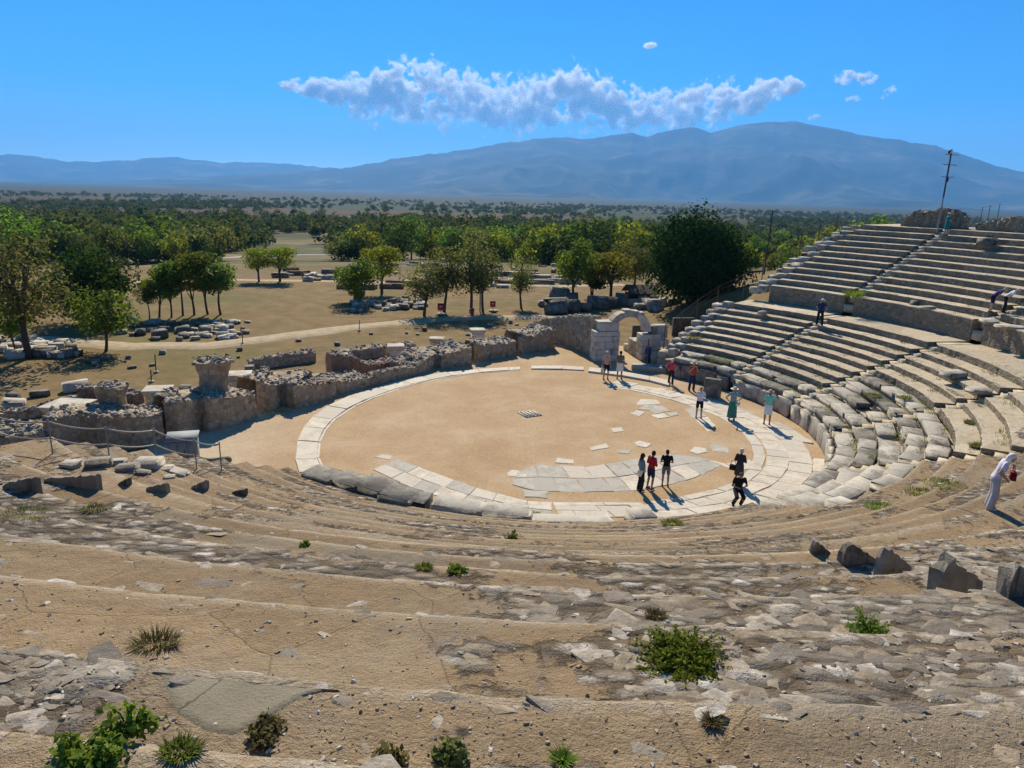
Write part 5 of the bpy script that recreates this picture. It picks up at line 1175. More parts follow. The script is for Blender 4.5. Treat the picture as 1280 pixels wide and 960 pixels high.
def person(px, foot, top, rz, pose, label, topc, botc, hair, sex='f', bottom='shorts', hat=None, long_hair=False, bag=None, sleeves=0.55, skin=0, on=None, shoe=(0.05, 0.045, 0.04), hmin=1.58, hmax=1.86, extra=None):
    g = G(px, foot) if on is None else hit(px, foot)[0]
    h = height_at(px, foot, top, g.z); h = min(hmax, max(hmin, h if on is None else (top and h)))
    k = h / 1.75; RA, RW, LA, LW, bend, apart, nod = POSES[pose]
    t = thing('person', label, 'person', (g.x, g.y, g.z + (0.012 if on is None else 0.0) + (0.02 if on is None else 0)), rz, 'visitors in the theatre', k)
    sw = .185 if sex == 'm' else .165; hw = .15 if sex == 'm' else .165
    pel = np.array((0, 0, .95)); ca, sa = math.cos(bend), math.sin(bend)
    drop = np.array((0, .12, -.26)) if pose == 'crouch' else np.zeros(3)
    def B(p):                                      # bend everything above the hips forward (-y)
        p = np.asarray(p, float) - pel; return np.array([p[..., 0], p[..., 1] * ca - p[..., 2] * sa, p[..., 1] * sa + p[..., 2] * ca]).T + pel + drop
    def BV(vf): return (B(vf[0]), vf[1])
    sh = {-1: np.array((-sw, .01, 1.42)), 1: np.array((sw, .01, 1.42))}
    arm = {}
    for s, e, w in ((-1, RA, RW), (1, LA, LW)):
        arm[s] = (B(sh[s]), B(sh[s] + e), B(sh[s] + w))
    hc = np.array((0, -.02 - .10 * math.sin(nod), 1.615 - .03 * nod))
    hip = {s: np.array((s * .095, 0, .90)) + drop for s in (-1, 1)}
    knee = {s: np.array((s * (.09 + apart * .3), -.03 + (-.12 if pose == 'climb' and s > 0 else 0) + (-.27 if pose == 'crouch' else 0), .49 if pose != 'crouch' else .47)) for s in (-1, 1)}
    ank = {s: np.array((s * (.08 + apart * .5), .03 + (-.16 if pose == 'climb' and s > 0 else 0), .075)) for s in (-1, 1)}
    parts = [BV(loft([(0, .01, .86, hw * .75, .09), (0, .01, .95, hw, .105), (0, .0, 1.08, .125, .088), (0, 0, 1.25, .15 if sex == 'm' else .14, .10), (0, .01, 1.38, .155, .09), (0, .015, 1.46, .085, .06), (0, .01, 1.50, .05, .05)])),
             BV(capsule((0, .01, 1.46), (0, -.01 - .05 * nod, 1.57), .052, .05)), BV(ball(hc, .076, .096, .115)), BV(ball(hc + (0, -.02, -.055), .055, .07, .065)), BV(capsule(hc + (0, -.092, .0), hc + (0, -.108, -.022), .012, .015, 6)), BV(ball(hc + (-.077, .01, -.01), .012, .02, .032, 6)), BV(ball(hc + (.077, .01, -.01), .012, .02, .032, 6))]
    for s in (-1, 1):
        S, E, W = arm[s]; parts += [capsule(S, E, .050, .040), capsule(E, W, .040, .027)]
        d = (W - E) / np.linalg.norm(W - E); c = W + d * .05; sx = np.cross(d, (0, 0.2, 1)); sx = sx / np.linalg.norm(sx) if np.linalg.norm(sx) > .1 else np.array((1., 0, 0)); up = np.cross(sx, d)
        parts.append(capsule(W, W + d * .075, .026, .034, 8))
        for j, L in enumerate((.062, .075, .070, .052)):
            b = W + d * .085 + sx * (-.026 + .0175 * j); parts += [capsule(b, b + d * L * .55 - up * .008, .0095, .009, 6), capsule(b + d * L * .55 - up * .008, b + d * L - up * .028, .009, .008, 6)]
        b = W + d * .03 - sx * .03; parts.append(capsule(b, b + d * .045 - sx * .028 - up * .01, .011, .009, 6))
        parts += [capsule(hip[s], knee[s], .082, .056), capsule(knee[s] + (0, .012, -.06), ank[s], .058, .036), capsule(ank[s] + (0, .03, -.035), ank[s] + (0, -.13, -.045), .036, .03, 8)]
    def body(name, ps, mat, vox, par=t, sm=4):
        V, F = join(ps); o = link(name, mesh(name, V, F, [mat], smooth=True), par); md = o.modifiers.new('surface', 'REMESH'); md.mode = 'VOXEL'; md.voxel_size = vox; md.use_smooth_shade = True
        if sm: ms = o.modifiers.new('soft', 'SMOOTH'); ms.factor = .5; ms.iterations = sm
        return o
    body('body', parts, skinm(skin), .0125, sm=2)
    V, F = join([BV(ball(hc + (s * .030, -.086, .012), .011, .009, .008, 6)) for s in (-1, 1)]); link('eyes', mesh('eyes', V, F, [cloth('eye', (.03, .025, .02))]), t)
    tm = cloth('cloth_' + str(topc), topc); bm_ = cloth('cloth_' + str(botc), botc); hm = cloth('hair_' + str(hair), hair)
    ps = [BV(loft([(0, .01, .90, hw + .018, .125), (0, .0, .98, hw + .014, .122), (0, 0, 1.10, .15, .11), (0, 0, 1.26, .172 if sex == 'm' else .162, .122), (0, .01, 1.39, .175, .108), (0, .015, 1.455, .105, .075), (0, .015, 1.485, .07, .062)]))]
    if sex == 'f': ps.append(BV(ball((0, -.075, 1.27), .12, .055, .07)))
    if sleeves:
        for s in (-1, 1):
            S, E, W = arm[s]; ps.append(capsule(S, S + (E - S) * min(1, sleeves), .066, .060))
            if sleeves > 1: ps.append(capsule(E, E + (W - E) * .9, .058, .042))
    body('shirt', ps, tm, .016)
    if bottom in ('skirt', 'dress', 'long_skirt'):
        zb = {'skirt': .52, 'dress': .46, 'long_skirt': .16}[bottom]; fl = {'skirt': .22, 'dress': .23, 'long_skirt': .25}[bottom]
        body('skirt', [loft([(0, -.02, zb, fl, fl * .8), (0, -.01, (zb + .95) / 2, fl * .9, fl * .72), (0, .0, .92, hw + .028, .135), (0, 0, 1.02, hw + .004, .118)], 20)], bm_, .018)
    else:
        ln = {'shorts': .62, 'trousers': 1.0, 'wide': 1.0}[bottom]; ps = [loft([(0, .01, .80, hw - .01, .11), (0, .01, .90, hw + .022, .13), (0, .0, 1.0, hw + .01, .118)])]; ps = [(v + drop, f) for v, f in ps]
        for s in (-1, 1):
            wd = .035 if bottom == 'wide' else .018
            if bottom == 'shorts': ps.append(capsule(hip[s], hip[s] + (knee[s] - hip[s]) * .72, .098, .085))
            else: ps += [capsule(hip[s], knee[s], .098, .062 + wd), capsule(knee[s], ank[s] + (0, 0, .01), .062 + wd, .045 + wd * 1.6)]
        body('trousers' if ln == 1.0 else 'shorts', ps, bm_, .016)
    for s in (-1, 1): body('shoe', [capsule(ank[s] + (0, .035, -.035), ank[s] + (0, -.14, -.042), .046, .038, 8)], cloth('shoe_' + str(shoe), shoe), .012, sm=1)
    hp = [BV(ball(hc + (0, .018, .030), .088, .100, .102)), BV(ball(hc + (0, .05, -.02), .075, .06, .08))]
    if long_hair: hp += [BV(capsule(hc + (0, .06, 0), hc + (0, .09, -.26), .075, .05)), BV(capsule(hc + (.06, .03, 0), hc + (.085, .03, -.20), .035, .025)), BV(capsule(hc + (-.06, .03, 0), hc + (-.085, .03, -.20), .035, .025))]
    body('hair', hp, hm, .014)
    if hat is not None:
        hcol, brim = hat; hp = [BV(loft([(0, 0, hc[2] + .045, .105, .118), (0, 0, hc[2] + .10, .10, .11), (0, .0, hc[2] + .145, .07, .08), (0, 0, hc[2] + .155, .02, .02)]))]
        if brim: hp.append(BV(loft([(0, 0, hc[2] + .035, .12 + brim, .12 + brim), (0, 0, hc[2] + .052, .12 + brim, .12 + brim)], 20)))
        else: hp.append(BV(loft([(0, -.13, hc[2] + .045, .075, .08), (0, -.13, hc[2] + .062, .075, .08)])))
        body('hat', hp, cloth('hat_' + str(hcol), hcol), .013)
    if extra: extra(t, body, arm, B)
    return t
def carry(kind, label, px, foot, rz, off, size, col, on=None, z=0.0, dims=None):
    """a bag or jacket that hangs on or from a person: its own top-level thing"""
    g = G(px, foot) if on is None else hit(px, foot)[0]; c, s = math.cos(rz), math.sin(rz)
    q = Vector((g.x + off[0] * c - off[1] * s, g.y + off[0] * s + off[1] * c, g.z + off[2])); t = thing(kind, label, 'bag', q, rz)
    V, F = block_arrays(*size, 3, .25, .04, 5); link('pouch', mesh('pouch', V, F, [cloth('bag_' + str(col), col)], smooth=True), t)
    P = [(-size[0] * .4, 0, size[2] * .9), (-size[0] * .25, 0.02, size[2] + .18), (size[0] * .25, 0.02, size[2] + .18), (size[0] * .4, 0, size[2] * .9)]
    V, F = tube(P, [.012] * 4, 6); link('strap', mesh('strap', V, F, [cloth('bag_' + str(col), col)]), t)
BLACK, NAVY, DKH, BLOND, WHITEH = (.012, .012, .014), (.016, .02, .045), (.022, .014, .010), (.38, .25, .12), (.62, .58, .52)
person(757, 475, 438, 0.2, 'stand', 'visitor in beige top and black shorts standing before the gate pier', (.50, .33, .24), BLACK, (.10, .06, .04), 'm', hat=((.55, .48, .38), 0), hmax=1.88)
carry('shopping_bag', 'white bag held by the visitor before the gate pier', 757, 475, 0.2, (-.27, -.05, .52), (.22, .10, .30), (.7, .7, .68))
person(774, 474, 436, 2.9, 'stand', 'visitor in brown-grey top and white skirt beside the gate opening', (.16, .13, .105), (.72, .70, .68), DKH, 'f', 'skirt', skin=1, hmax=1.88)
person(809, 457, 430, 0.4, 'stand', 'visitor in long dark blue clothes at the gate passage', (.02, .05, .14), (.015, .035, .11), DKH, 'f', 'long_skirt', sleeves=1.4, hmax=1.8)
person(838, 481, 449, 2.6, 'hips', 'visitor in pink shirt, navy trousers and white cap beside the podium', (.58, .045, .09), NAVY, WHITEH, 'f', 'trousers', hat=((.75, .73, .70), 0), hmax=1.82)
person(864, 489, 452, 0.1, 'photo', 'visitor in orange patterned top and straw hat in the podium shade', (.36, .085, .045), (.02, .03, .10), DKH, 'f', 'trousers', hat=((.55, .47, .33), .08), sleeves=.8)
person(873, 523, 484, 2.9, 'photo', 'blond visitor in white shirt and black shorts photographing from the paving', (.60, .60, .70), BLACK, BLOND, 'f', 'shorts', hmax=1.84)
person(914, 526, 484, 3.1, 'hips', 'visitor in long green skirt and straw hat on the ring paving', (.20, .33, .36), (.045, .20, .155), (.25, .17, .09), 'f', 'long_skirt', hat=((.62, .55, .42), .09), hmax=1.86)
carry('shoulder_bag', 'small white bag on the visitor in the long green skirt', 914, 526, 3.1, (-.20, .17, .92), (.22, .10, .20), (.62, .62, .60))
person(958, 531, 487, 2.8, 'shade', 'visitor in turquoise top and white skirt raising an arm', (.18, .55, .45), (.70, .72, .70), (.2, .13, .07), 'f', 'skirt', hat=((.45, .37, .26), .06), skin=1, hmax=1.9)
person(800, 614, 567, 1.9, 'hip', 'long-haired visitor with hand on hip in grey-blue tank top', (.13, .19, .25), (.014, .016, .024), (.045, .018, .012), 'f', 'trousers', long_hair=True, sleeves=0, skin=1)
def tied(t, body, arm, B): body('tied_jacket', [loft([(0, .10, .70, .13, .05), (0, .06, .85, .17, .13), (0, .0, .98, .19, .15), (0, 0, 1.0, .18, .14)])], cloth('jacket', (.62, .60, .55)), .018)
bpy.data.objects[[o.name for o in COL.objects if o.name.startswith('person')][-1]]
tied([o for o in COL.objects if o.get('label', '').startswith('long-haired')][0], lambda name, ps, mat, vox: link(name, mesh(name, *join(ps), [mat], smooth=True), [o for o in COL.objects if o.get('label', '').startswith('long-haired')][0]), None, None)
person(812, 612, 564, 2.2, 'look', 'visitor in red top and dark blue shorts in the middle of three', (.36, .022, .03), (.02, .035, .075), DKH, 'f', 'shorts', skin=1, sleeves=1.3)
person(831, 608, 563, 3.0, 'look', 'visitor in black shirt and grey shorts right of the group of three', (.010, .010, .012), (.13, .13, .14), DKH, 'm', 'shorts', skin=1)
person(922, 606, 567, 2.5, 'look', 'visitor in dark striped dress and pale cap on the ring', (.03, .028, .034), (.05, .045, .05), (.4, .35, .3), 'f', 'dress', hat=((.6, .56, .5), 0), sleeves=1.2, skin=1)
carry('handbag', 'dark handbag hanging beside the visitor in the striped dress', 922, 606, 2.5, (.27, .02, .60), (.28, .12, .24), (.035, .012, .012))
person(921, 633, 593, 0.0, 'crouch', 'visitor in black clothes half crouching nearest the camera on the ring', (.012, .012, .013), (.014, .014, .016), (.10, .07, .06), 'm', 'trousers', skin=1, hmin=1.74)
person(1237, 636, 575, 1.15, 'bag', 'white-haired woman in pale clothes looking down into a red bag', (.62, .58, .64), (.44, .42, .42), (.80, .74, .64), 'f', 'wide', long_hair=True, on=1, shoe=(.6, .6, .58), hmin=1.6, hmax=1.78)
carry('red_handbag', 'dark red handbag held by the white-haired woman', 1237, 636, 1.15, (.0, -.33, .86), (.27, .11, .20), (.20, .012, .022), on=1)
person(1023, 411, 376, 2.6, 'climb', 'visitor in dark blue with white hat climbing the stairs', (.03, .045, .085), (.016, .017, .022), (.3, .28, .25), 'm', 'trousers', hat=((.7, .7, .68), .05), on=1, hmax=1.8)
person(1236, 399, 368, 1.2, 'bend', 'visitor in purple shirt bending over on the upper tier', (.055, .035, .12), (.02, .02, .045), (.45, .40, .36), 'm', 'shorts', on=1, hmin=1.66)
person(1254, 391, 362, 1.0, 'bend', 'visitor in white shirt stooping beside the one in purple', (.66, .66, .66), (.02, .02, .022), (.55, .5, .46), 'm', 'trousers', on=1, hmin=1.66)
person(1181, 297, 271, 1.7, 'look', 'visitor in teal dress and white cap at the top of the stairs', (.012, .17, .17), (.012, .15, .15), (.05, .03, .02), 'f', 'dress', hat=((.72, .72, .70), 0), on=1, hmax=1.8)
# ------------------------------------------------------------------ poles, signs, rope, cabinet
def rod(name, p, q, r, mat, parent, m=8, r1=None):
    V, F = tube([p, q], [r, r1 or r], m); return link(name, mesh(name, V, F, [MAT[mat]], smooth=False), parent)
def build_light_pole():
    q = hit(1172, 287)[0]; H = height_at(1172, 287, 184, q.z); t = thing('floodlight_pole', 'dark lattice pole with crossbars and a floodlight at the top of the seating', 'lamp post', q, 0.35)
    H = max(3.0, H); rod('pole', (0, 0, -.3), (0, 0, H * .42), .05, 'grey_metal', t); rod('mast', (0, 0, H * .40), (0, 0, H), .055, 'dark_metal', t)
    for f in (.66, .81, .935): rod('crossbar', (-.62, -.07, H * f), (.62, -.07, H * f), .022, 'dark_metal', t, 6)
    rod('stay', (-.25, 0, -.2), (-.02, 0, H * .3), .02, 'grey_metal', t, 6)
    V, F = block_arrays(.30, .16, .24, 2, .08, .0, 1); fl = link('floodlight', mesh('floodlight', V, F, [MAT['dark_metal']]), t, (-.30, -.14, H * .945), 0.3)
    V, F = block_arrays(.24, .02, .18, 1, 0, 0, 1); link('lens', mesh('lens', V, F, [MAT['plaster']]), fl, (0, -.088, .03))
    V, F = block_arrays(.16, .14, .3, 2, .1, 0, 2); link('junction_box', mesh('junction_box', V, F, [MAT['dark_metal']]), t, (.06, 0, H * .60))
build_light_pole()
def build_wood_pole():
    g = ground_at(952, 362); H = height_at(952, 362, 262, g.z); t = thing('wooden_pole', 'dark wooden pole with a small lamp arm beyond the seating edge', 'pole', g, 0.0)
    rod('shaft', (0, 0, -.4), (0.25, 0, H), .13, 'bark', t, 8, .09); rod('arm', (.2, 0, H * .78), (-.7, -.1, H * .82), .04, 'grey_metal', t, 6)
    V, F = block_arrays(.7, .22, .12, 2, .2, 0, 3); link('lamp_head', mesh('lamp_head', V, F, [MAT['plaster']]), t, (-.95, -.12, H * .80), .1)
build_wood_pole()
def build_t_lamp():
    g = ground_at(600, 389); H = height_at(600, 389, 352, g.z); t = thing('lamp_post', 'pale lamp post with twin spot lamps among the olive-coloured trees', 'lamp post', g)
    rod('post', (0, 0, -.2), (0, 0, H), .07, 'grey_metal', t); rod('crossarm', (-.45, 0, H), (.45, 0, H), .04, 'grey_metal', t, 6)
    for s in (-1, 1):
        V, F = block_arrays(.32, .22, .2, 2, .15, 0, 3); link('spot_lamp', mesh('spot_lamp', V, F, [MAT['plaster']]), t, (s * .38, -.02, H + .03))
build_t_lamp()
def sign(px, foot, top, w, label, group):
    g = ground_at(px, foot); H = height_at(px, foot, top, g.z); t = thing('red_sign', label, 'sign', g, random.uniform(-.1, .15), group); hh = w * 1.15
    rod('post', (0, 0, -.2), (0, 0, H - .1), .035, 'grey_metal', t); V, F = block_arrays(w, .08, hh, 2, .06, .0, 2); b = link('board', mesh('board', V, F, [MAT['red_paint']]), t, (0, -.07, H - hh))
    V, F = block_arrays(w * .35, .012, hh * .16, 1, 0, 0, 1); link('white_mark', mesh('white_mark', V, F, [MAT['white_paint']]), b, (0, -.048, hh * .5))
    V, F = block_arrays(.9, .6, .12, 2, .1, .02, 4); link('footing', mesh('footing', V, F, [MAT['pale_marble']]), t, (0.1, -.3, -.04))
sign(551, 392, 379, .62, 'red sign on a post left of the olive-coloured tree clump', 'red signs on the field'); sign(616, 388, 376, .55, 'red sign on a post right of the lamp post', 'red signs on the field')
def bin_():
    g = ground_at(590, 394); t = thing('litter_bin', 'dark red litter bin between the two red signs', 'bin', g); V, F = loft([(0, 0, 0, .17, .17), (0, 0, .62, .22, .22)], 12); b = link('drum', mesh('drum', V, F, [MAT['red_paint']]), t)
    V, F = loft([(0, 0, .6, .235, .235), (0, 0, .66, .235, .235)], 12); link('rim', mesh('rim', V, F, [MAT['dark_metal']]), t)
bin_()
def build_cabinet():
    g = G(231, 578); t = thing('metal_cabinet', 'grey metal cabinet with a sloping lid at the end of the rope', 'cabinet', g, 0.30); w, d, h = 1.15, .75, 1.12
    V, F = block_arrays(w, d, h, 1, 0, 0, 1); link('body', mesh('body', V, F, [MAT['grey_metal']]), t)
    for i in (-1, 0, 1): V, F = block_arrays(w / 3 - .03, .03, h - .12, 1, 0, 0, 1); p = link('door', mesh('door', V, F, [MAT['grey_metal']]), t, (i * w / 3, -d / 2 - .012, .06)); V, F = block_arrays(.03, .03, .12, 1, 0, 0, 1); link('handle', mesh('handle', V, F, [MAT['dark_metal']]), p, (.10, -.025, .5))
    V, F = block_arrays(w + .12, d + .14, .06, 1, 0, 0, 1); V[:, 2] += (V[:, 1]) * .12; link('lid', mesh('lid', V, F, [MAT['grey_metal']]), t, (0, 0, h + .05))
build_cabinet()
def build_rope():
    t = thing('rope_barrier', 'sagging pale rope barrier on thin posts in front of the niche wall', 'barrier', (0, 0, 0)); tops = []
    for px, py, tp in ((0, 560, 539), (66, 567, 527), (137, 574, 541), (196, 573, 547), (246, 586, 556), (277, 588, 551)):
        g = hit(px, py)[0]; H = 1.0; rod('post', (g.x, g.y, g.z - .2), (g.x, g.y, g.z + H), .02, 'grey_metal', t, 7); tops.append(Vector((g.x, g.y, g.z + H - .06)))
    for off in (0.0, .48):
        for a, b in zip(tops[:-1], tops[1:]):
            a2, b2 = a - Vector((0, 0, off)), b - Vector((0, 0, off)); P = [a2.lerp(b2, u) - Vector((0, 0, .35 * u * (1 - u))) for u in np.linspace(0, 1, 9)]
            V, F = tube([tuple(p) for p in P], [.022] * 9, 6); link('rope', mesh('rope', V, F, [MAT['rope']], smooth=True), t)
    g = G(272, 580); V, F = capsule((-.42, 0, .13), (.42, .05, .15), .15, .17, 10); tag(link('tarp_roll', mesh('tarp_roll', V, F, [cloth('tarp', (.20, .20, .11))], smooth=True), None, g, .2), 'rolled olive tarpaulin lying at the last rope post', 'tarpaulin')
build_rope()
def build_fence():
    t = thing('wire_fence', 'thin wire fence with posts along the open edge of the seating', 'fence', (0, 0, 0)); tops = []
    for r in np.linspace(15, 34.5, 11):
        az = az_end(r) + math.degrees(2.2 / r); z = float(np.interp(r, [14, 21, 34], [0.6, 3.3, 9.4])); q = pol(r, az, z)
        rod('post', (q.x, q.y, q.z - .8), (q.x, q.y, q.z + 1.1), .035, 'rust_metal', t, 6); tops.append(q)
    for hgt in (.35, .7, 1.02):
        for a, b in zip(tops[:-1], tops[1:]): rod('wire', tuple(a + Vector((0, 0, hgt))), tuple(b + Vector((0, 0, hgt))), .006 if hgt < 1 else .010, 'rust_metal', t, 5)
    # railing on the very top
    t = thing('railing', 'thin dark railing behind the ruined wall at the top', 'railing', (0, 0, 0)); qs = [Vector((*pol(36.6, a)[:2], 11.25 + .12 * i)) for i, a in enumerate((28.4, 27.6, 26.6))]
    for q in qs: rod('post', (q.x, q.y, 9.4), (q.x, q.y, q.z + .28), .02, 'dark_metal', t, 6)
    for a, b in zip(qs[:-1], qs[1:]): rod('bar', (a.x, a.y, a.z + .26), (b.x, b.y, b.z + .26), .014, 'dark_metal', t, 6)
build_fence()
for px, f, tp, lab in ((195, 465, 443, 'short post with a pale foot on the grass'), (189, 477, 462, 'thin dark post on the grass'), (449, 413, 400, 'thin metal post by the dirt track'), (303, 429, 417, 'small dark post beside the fragment rows')):
    g = ground_at(px, f); H = height_at(px, f, tp, g.z); t = thing('marker_post', lab, 'post', g, 0, 'marker posts on the field'); rod('shaft', (0, 0, -.1), (.05, 0, H), .035, 'dark_metal', t, 6); V, F = block_arrays(.25, .25, .08, 1, 0, 0, 1); link('base', mesh('base', V, F, [MAT['pale_marble']]), t, (0, 0, -.03))
def build_hut():
    g = ground_at(800, 378); t = thing('shelter_hut', 'low open hut with a dark pitched roof left of the huge tree', 'hut', g, .15)
    w, d, h = 3.2, 2.4, 1.15
    for sx in (-1, 0, 1):
        for sy in (-1, 1): rod('post', (sx * w * .45, sy * d * .42, -.1), (sx * w * .45, sy * d * .42, h), .06, 'bark', t, 6)
    for s in (-1, 1):
        V = np.array([(-w / 2 - .2, 0, h + .75), (w / 2 + .2, 0, h + .75), (w / 2 + .2, s * (d / 2 + .3), h - .05), (-w / 2 - .2, s * (d / 2 + .3), h - .05)]); V = np.concatenate([V, V + (0, 0, .09)]); F = [(0, 1, 2, 3), (7, 6, 5, 4), (0, 4, 5, 1), (1, 5, 6, 2), (2, 6, 7, 3), (3, 7, 4, 0)]
        link('roof_slope', mesh('roof_slope', V, F, [MAT['dark_roof']]), t)
    V, F = block_arrays(w * .9, .12, h * .9, 1, 0, 0, 1); link('back_wall', mesh('back_wall', V, F, [MAT['dark_roof']]), t, (0, d * .42, 0)); V, F = block_arrays(.9, .5, .8, 2, .05, 0, 1); link('white_board', mesh('white_board', V, F, [MAT['plaster']]), t, (.2, -.2, 0))
build_hut()
def small_house(px, py, w, h, lab):
    g = ground_at(px, py); t = thing('far_house', lab, 'house', g, random.uniform(-.2, .2), 'small pale houses on the plain')
    V, F = block_arrays(w, w * .6, h, 1, 0, 0, 1); link('wall', mesh('wall', V, F, [MAT['plaster']]), t)
    V = np.array([(-w * .54, -w * .36, h), (w * .54, -w * .36, h), (w * .54, w * .36, h), (-w * .54, w * .36, h), (-w * .5, 0, h + w * .22), (w * .5, 0, h + w * .22)]); link('roof', mesh('roof', V, [(0, 1, 5, 4), (2, 3, 4, 5), (0, 4, 3), (1, 2, 5), (3, 2, 1, 0)], [MAT['brick_rubble']]), t)
    for k in (-1, 1): V, F = block_arrays(w * .14, .08, h * .35, 1, 0, 0, 1); link('window', mesh('window', V, F, [MAT['dark_metal']]), t, (k * w * .22, -w * .3 - .03, h * .4))
for px, py, w, h, lab in ((722, 288, 6, 3, 'small pale house among the trees at mid distance'), (732, 291, 5, 2.6, 'second small pale house beside the first'), (867, 262, 16, 5, 'white farm building far out on the plain')): small_house(px, py, w, h, lab)

# ------------------------------------------------------------------ weeds in the near steps
def fore_z(x, y):
    best = None
    for o, me, k, r, r1, z in FORE:
        rr = math.hypot(x - OX, y - OY)
        if r - .02 <= rr < r1: return o, me
    return None, None
from mathutils.bvhtree import BVHTree
def near_hit(px, py):
    d = ray(px, py).normalized(); best = None
    for o, me, *_ in FORE:
        ok, loc, nor, idx = o.ray_cast(Vector((0, 0, CAMZ)), d)
        if ok and (best is None or (loc - Vector((0, 0, CAMZ))).length < (best - Vector((0, 0, CAMZ))).length): best = loc
    return best if best is not None else hit(px, py)[0]
def blades(n, rad_, h, w, seed, lean=.5):
    rg = np.random.default_rng(seed); V = []; F = []
    for i in range(n):
        a = rg.uniform(0, 6.28); r = rad_ * math.sqrt(rg.random()); p = np.array((r * math.cos(a), r * math.sin(a) * .75, 0)); d = np.array((math.cos(a), math.sin(a), 0)) * lean * rg.uniform(.2, 1.3) + rg.normal(size=3) * .15; d[2] = 0
        H = h * rg.uniform(.45, 1.1); s = np.cross(d + (0, 0, 1e-3) + rg.normal(size=3) * .3, (0, 0, 1)); s = s / (np.linalg.norm(s) + 1e-6) * w; o = len(V)
        V += [p - s, p + s, p + d * H * .4 + (0, 0, H * .6) + s * .7, p + d * H * .4 + (0, 0, H * .6) - s * .7, p + d * H + (0, 0, H * rg.uniform(.75, 1.0))]; F += [(o, o + 1, o + 2, o + 3), (o + 3, o + 2, o + 4)]
    return np.array(V), F
def weed_arrays(w, h, stems, size, seed):
    """stems that sprawl outwards over the ground, each set with small leaves"""
    rg = np.random.default_rng(seed); P, D, S = [], [], []; cen = rg.normal(size=(4, 2)) * w * .35
    for i in range(stems):
        c = np.r_[cen[rg.integers(4)], -.01]; a = rg.uniform(0, 6.28); L = w * rg.uniform(.25, .75); e = h * rg.uniform(.2, 1.1) * (1 - .5 * L / w)
        tip = c + (math.cos(a) * L, math.sin(a) * L * .8, e); mid = c + (math.cos(a) * L * .45, math.sin(a) * L * .4, e * .75); S.append([tuple(c), tuple(mid), tuple(tip)])
        for k in range(int(14 + 16 * L / w)):
            u = rg.uniform(.15, 1.0); q = (1 - u) ** 2 * c + 2 * u * (1 - u) * mid + u * u * tip; P.append(q + rg.normal(size=3) * size * .8); D.append((math.cos(a) * .4, math.sin(a) * .4, .8))
    return leaf_quads(np.array(P), np.array(D), size, rg, .2), S
WEEDS = [(852, 836, 84, 20, 'l', 'leaf_weed', 'large clump of grass growing between the near steps'), (1072, 790, 48, 30, 'l', 'leaf_weed', 'leafy weed with yellow flower heads on the right steps'), (118, 940, 54, 46, 'l', 'leaf_weed', 'bright green bushy weed in the lower left corner'), (226, 940, 22, 13, 'g', 'leaf_weed', 'spiky green weed beside the cement patch'), (330, 925, 24, 22, 'l', 'leaf_dry', 'dry brown weed at the tip of the cement patch'),
         (560, 946, 26, 24, 'l', 'leaf_olive', 'dull reddish-green weed at the bottom middle'), (196, 806, 24, 18, 'g', 'leaf_dry', 'dry grass tuft in the left step corner'), (568, 712, 13, 9, 'l', 'leaf_weed', 'small green weed in the middle step joint'), (640, 672, 8, 10, 'l', 'leaf_weed', 'tiny weed on the farthest brown step'), (820, 770, 12, 8, 'g', 'leaf_dry', 'dry tuft beside the large grass clump'), (490, 955, 20, 14, 'l', 'leaf_dry', 'brown low weed at the bottom edge'), (704, 955, 3, 20, 'g', 'leaf_weed', 'single tall green stalk at the bottom edge'), (118, 637, 14, 7, 'g', 'leaf_olive', 'small weed on the left steps'), (32, 645, 30, 12, 'g', 'leaf_olive', 'dull grass patch at the left edge'), (530, 710, 10, 6, 'g', 'leaf_weed', 'low green tuft left of the small weed'), (383, 680, 8, 6, 'l', 'leaf_weed', 'tiny green weed on the left brown step'), (890, 560 + 345, 7, 12, 'g', 'leaf_dry', 'dry stalks on the lowest right step')]
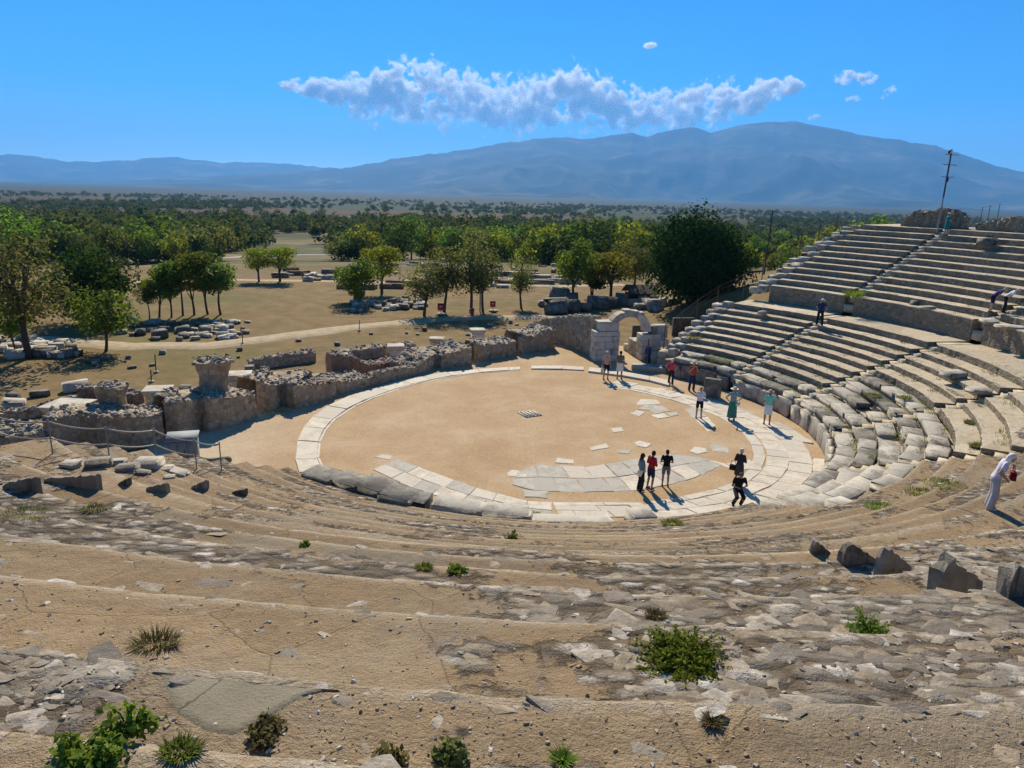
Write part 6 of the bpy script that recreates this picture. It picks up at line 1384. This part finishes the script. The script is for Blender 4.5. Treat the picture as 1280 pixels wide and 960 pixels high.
def build_weeds():
    for i, (px, py, wpx, hpx, kd, mat, lab) in enumerate(WEEDS):
        q = near_hit(px, py); d = (q - Vector((0, 0, CAMZ))).dot(_F); w = wpx / FPX * d; h = hpx / FPX * d
        t = thing('weed' if kd == 'l' else 'grass_tuft', lab, 'plant', q)
        if kd == 'g':
            V, F = blades(int(1300 if wpx > 40 else 260), w * 1.05, h * .72, .0035 if wpx > 20 else .006, i, 1.3); link('blades', mesh('blades', V, F, [MAT[mat]]), t)
            V, F = blades(420 if wpx > 40 else 90, w * 1.2, h * .75, .003, i + 50, 1.7); link('dry_blades', mesh('dry_blades', V, F, [MAT['leaf_dry']]), t)
        else:
            (V, F), S = weed_arrays(w, h, (300 if wpx > 60 else 75) if wpx > 20 else 30, .013 if wpx > 20 else .018, 700 + i); link('leaves', mesh('leaves', V, F, [MAT[mat]]), t)
            V, F = join([tube(x, [.004, .003, .0015], 4) for x in S]); link('stems', mesh('stems', V, F, [MAT['leaf_dry' if mat == 'leaf_dry' else mat]]), t)
    # grass at the foot of the marble rows and on the wing
    for i, (px, py, w, h, m, lab) in enumerate(((590, 643, 16, 12, 'leaf_weed', 'green tuft right of the last dark first-row block'), (665, 646, 14, 12, 'leaf_weed', 'green tuft where the near paving begins'), (840, 656, 18, 12, 'leaf_weed', 'grass tuft between the near pale blocks'), (1098, 634, 24, 10, 'leaf_weed', 'grass patch left of the lowest marble blocks'), (1180, 606, 34, 10, 'leaf_weed', 'green strip of grass beside the marble rows'), (1150, 616, 26, 8, 'leaf_weed', 'grass strip nearer the camera below the marble rows'), (1220, 560, 10, 14, 'leaf_olive', 'grass in the curved gutter right of the marble rows'), (1213, 530, 9, 12, 'leaf_olive', 'grass at the upper bend of the gutter'), (1064, 390, 14, 22, 'leaf_weed', 'green bush at the foot of the tall wall by the stairs'), (1090, 503, 14, 8, 'leaf_olive', 'grass tuft between two marble rows'), (1130, 498, 12, 8, 'leaf_olive', 'grass tuft right of the marble row joint'), (905, 452, 30, 6, 'leaf_olive', 'grass growing on the second lower row near the gate'), (868, 422, 16, 10, 'leaf_olive', 'grass at the foot of the wire fence'), (345, 517, 24, 5, 'leaf_weed', 'green grass at the foot of the long rubble wall'))):
        q = hit(px, py)[0] if i != 13 else G(px, py); d = q.y; V, F = blades(420, w / FPX * d * .8, h / FPX * d * .5, .008, 300 + i, 1.2)
        t = thing('grass_tuft', lab, 'plant', q); link('blades', mesh('blades', V, F, [MAT[m]]), t)
build_weeds()
def _keep(x, y):
    r = math.hypot(x - OX, y - OY); k = max(r, 33.17) / r
    return OX + (x - OX) * k, OY + (y - OY) * k
def build_cement():
    q = [(187, 832), (300, 842), (452, 847), (440, 856), (385, 872), (330, 905), (290, 925), (255, 920), (215, 895), (198, 860)]
    P = [near_hit(x, y) for x, y in q]; c = sum(P, Vector()) / len(P); n = len(P)
    V, F = [], []; rings = 10
    for k in range(rings):
        f = k / (rings - 1)
        for i in range(n * 4):
            a = P[i // 4].lerp(P[(i // 4 + 1) % n], (i % 4) / 4); s = c.lerp(a, 1 - f * .98); V.append(_keep(s.x, s.y))
    out = []
    for x, y in V:
        zb = -9
        for o, me, *_ in FORE:
            ok, loc, nor, idx = o.ray_cast(Vector((x, y, 14)), Vector((0, 0, -1)))
            if ok: zb = max(zb, loc.z)
        out.append((x, y, zb))
    out = np.array(out).reshape(rings, n * 4, 3); zs = out[:, :, 2]; pl = np.polyfit(np.arange(2), [0, 0], 1)
    A = np.c_[out.reshape(-1, 3)[:, :2], np.ones(rings * n * 4)]; sol = np.linalg.lstsq(A, zs.ravel(), rcond=None)[0]; fit = (A @ sol).reshape(rings, n * 4)
    z = np.maximum(fit * .4 + zs * .6 + .010, zs + .004); z[0] = zs[0] - .02; z[1] = np.minimum(z[1], zs[1] + .008)
    out[:, :, 2] = z; F = [tuple(x) for x in grid_faces(rings, n * 4, True)] + [tuple(range((rings - 1) * n * 4, rings * n * 4))]
    tag(link('cement_patch', mesh('cement_patch', out.reshape(-1, 3), F, [MAT['cement_patch']], smooth=True)), 'smooth grey triangular cement repair on the near left step', 'repair patch')
build_cement()

def row_grass():
    """grass that has taken root where tread and riser meet on the wing"""
    rg = random.Random(77); V, F, o = [], [], 0
    for (k0, rows, n) in ((0, LOWR, 330), (1, UPR, 120)):
        for _ in range(n):
            k = rg.randrange(len(rows) - 1); r = rows[k + 1][0] - rg.uniform(.05, .28); z = rows[k][1]; a = rg.uniform(-34, az_end(r) - 1)
            if k0 == 1 and a < 4: continue
            if vnoise(a / 4.0, k * 1.7, 9) < .42: continue
            v, f = blades(16, rg.uniform(.08, .35), rg.uniform(.06, .2), .012, rg.randrange(9999), .9); q = pol(r, a, z + .02); v = v + np.array(q); V.append(v); F += [tuple(i + o for i in t) for t in f]; o += len(v)
    t = link('row_grass', mesh('row_grass', np.concatenate(V), F, [MAT['leaf_olive']])); t['kind'] = 'stuff'; t['label'] = 'grass rooted along the backs of the seat rows'
row_grass()
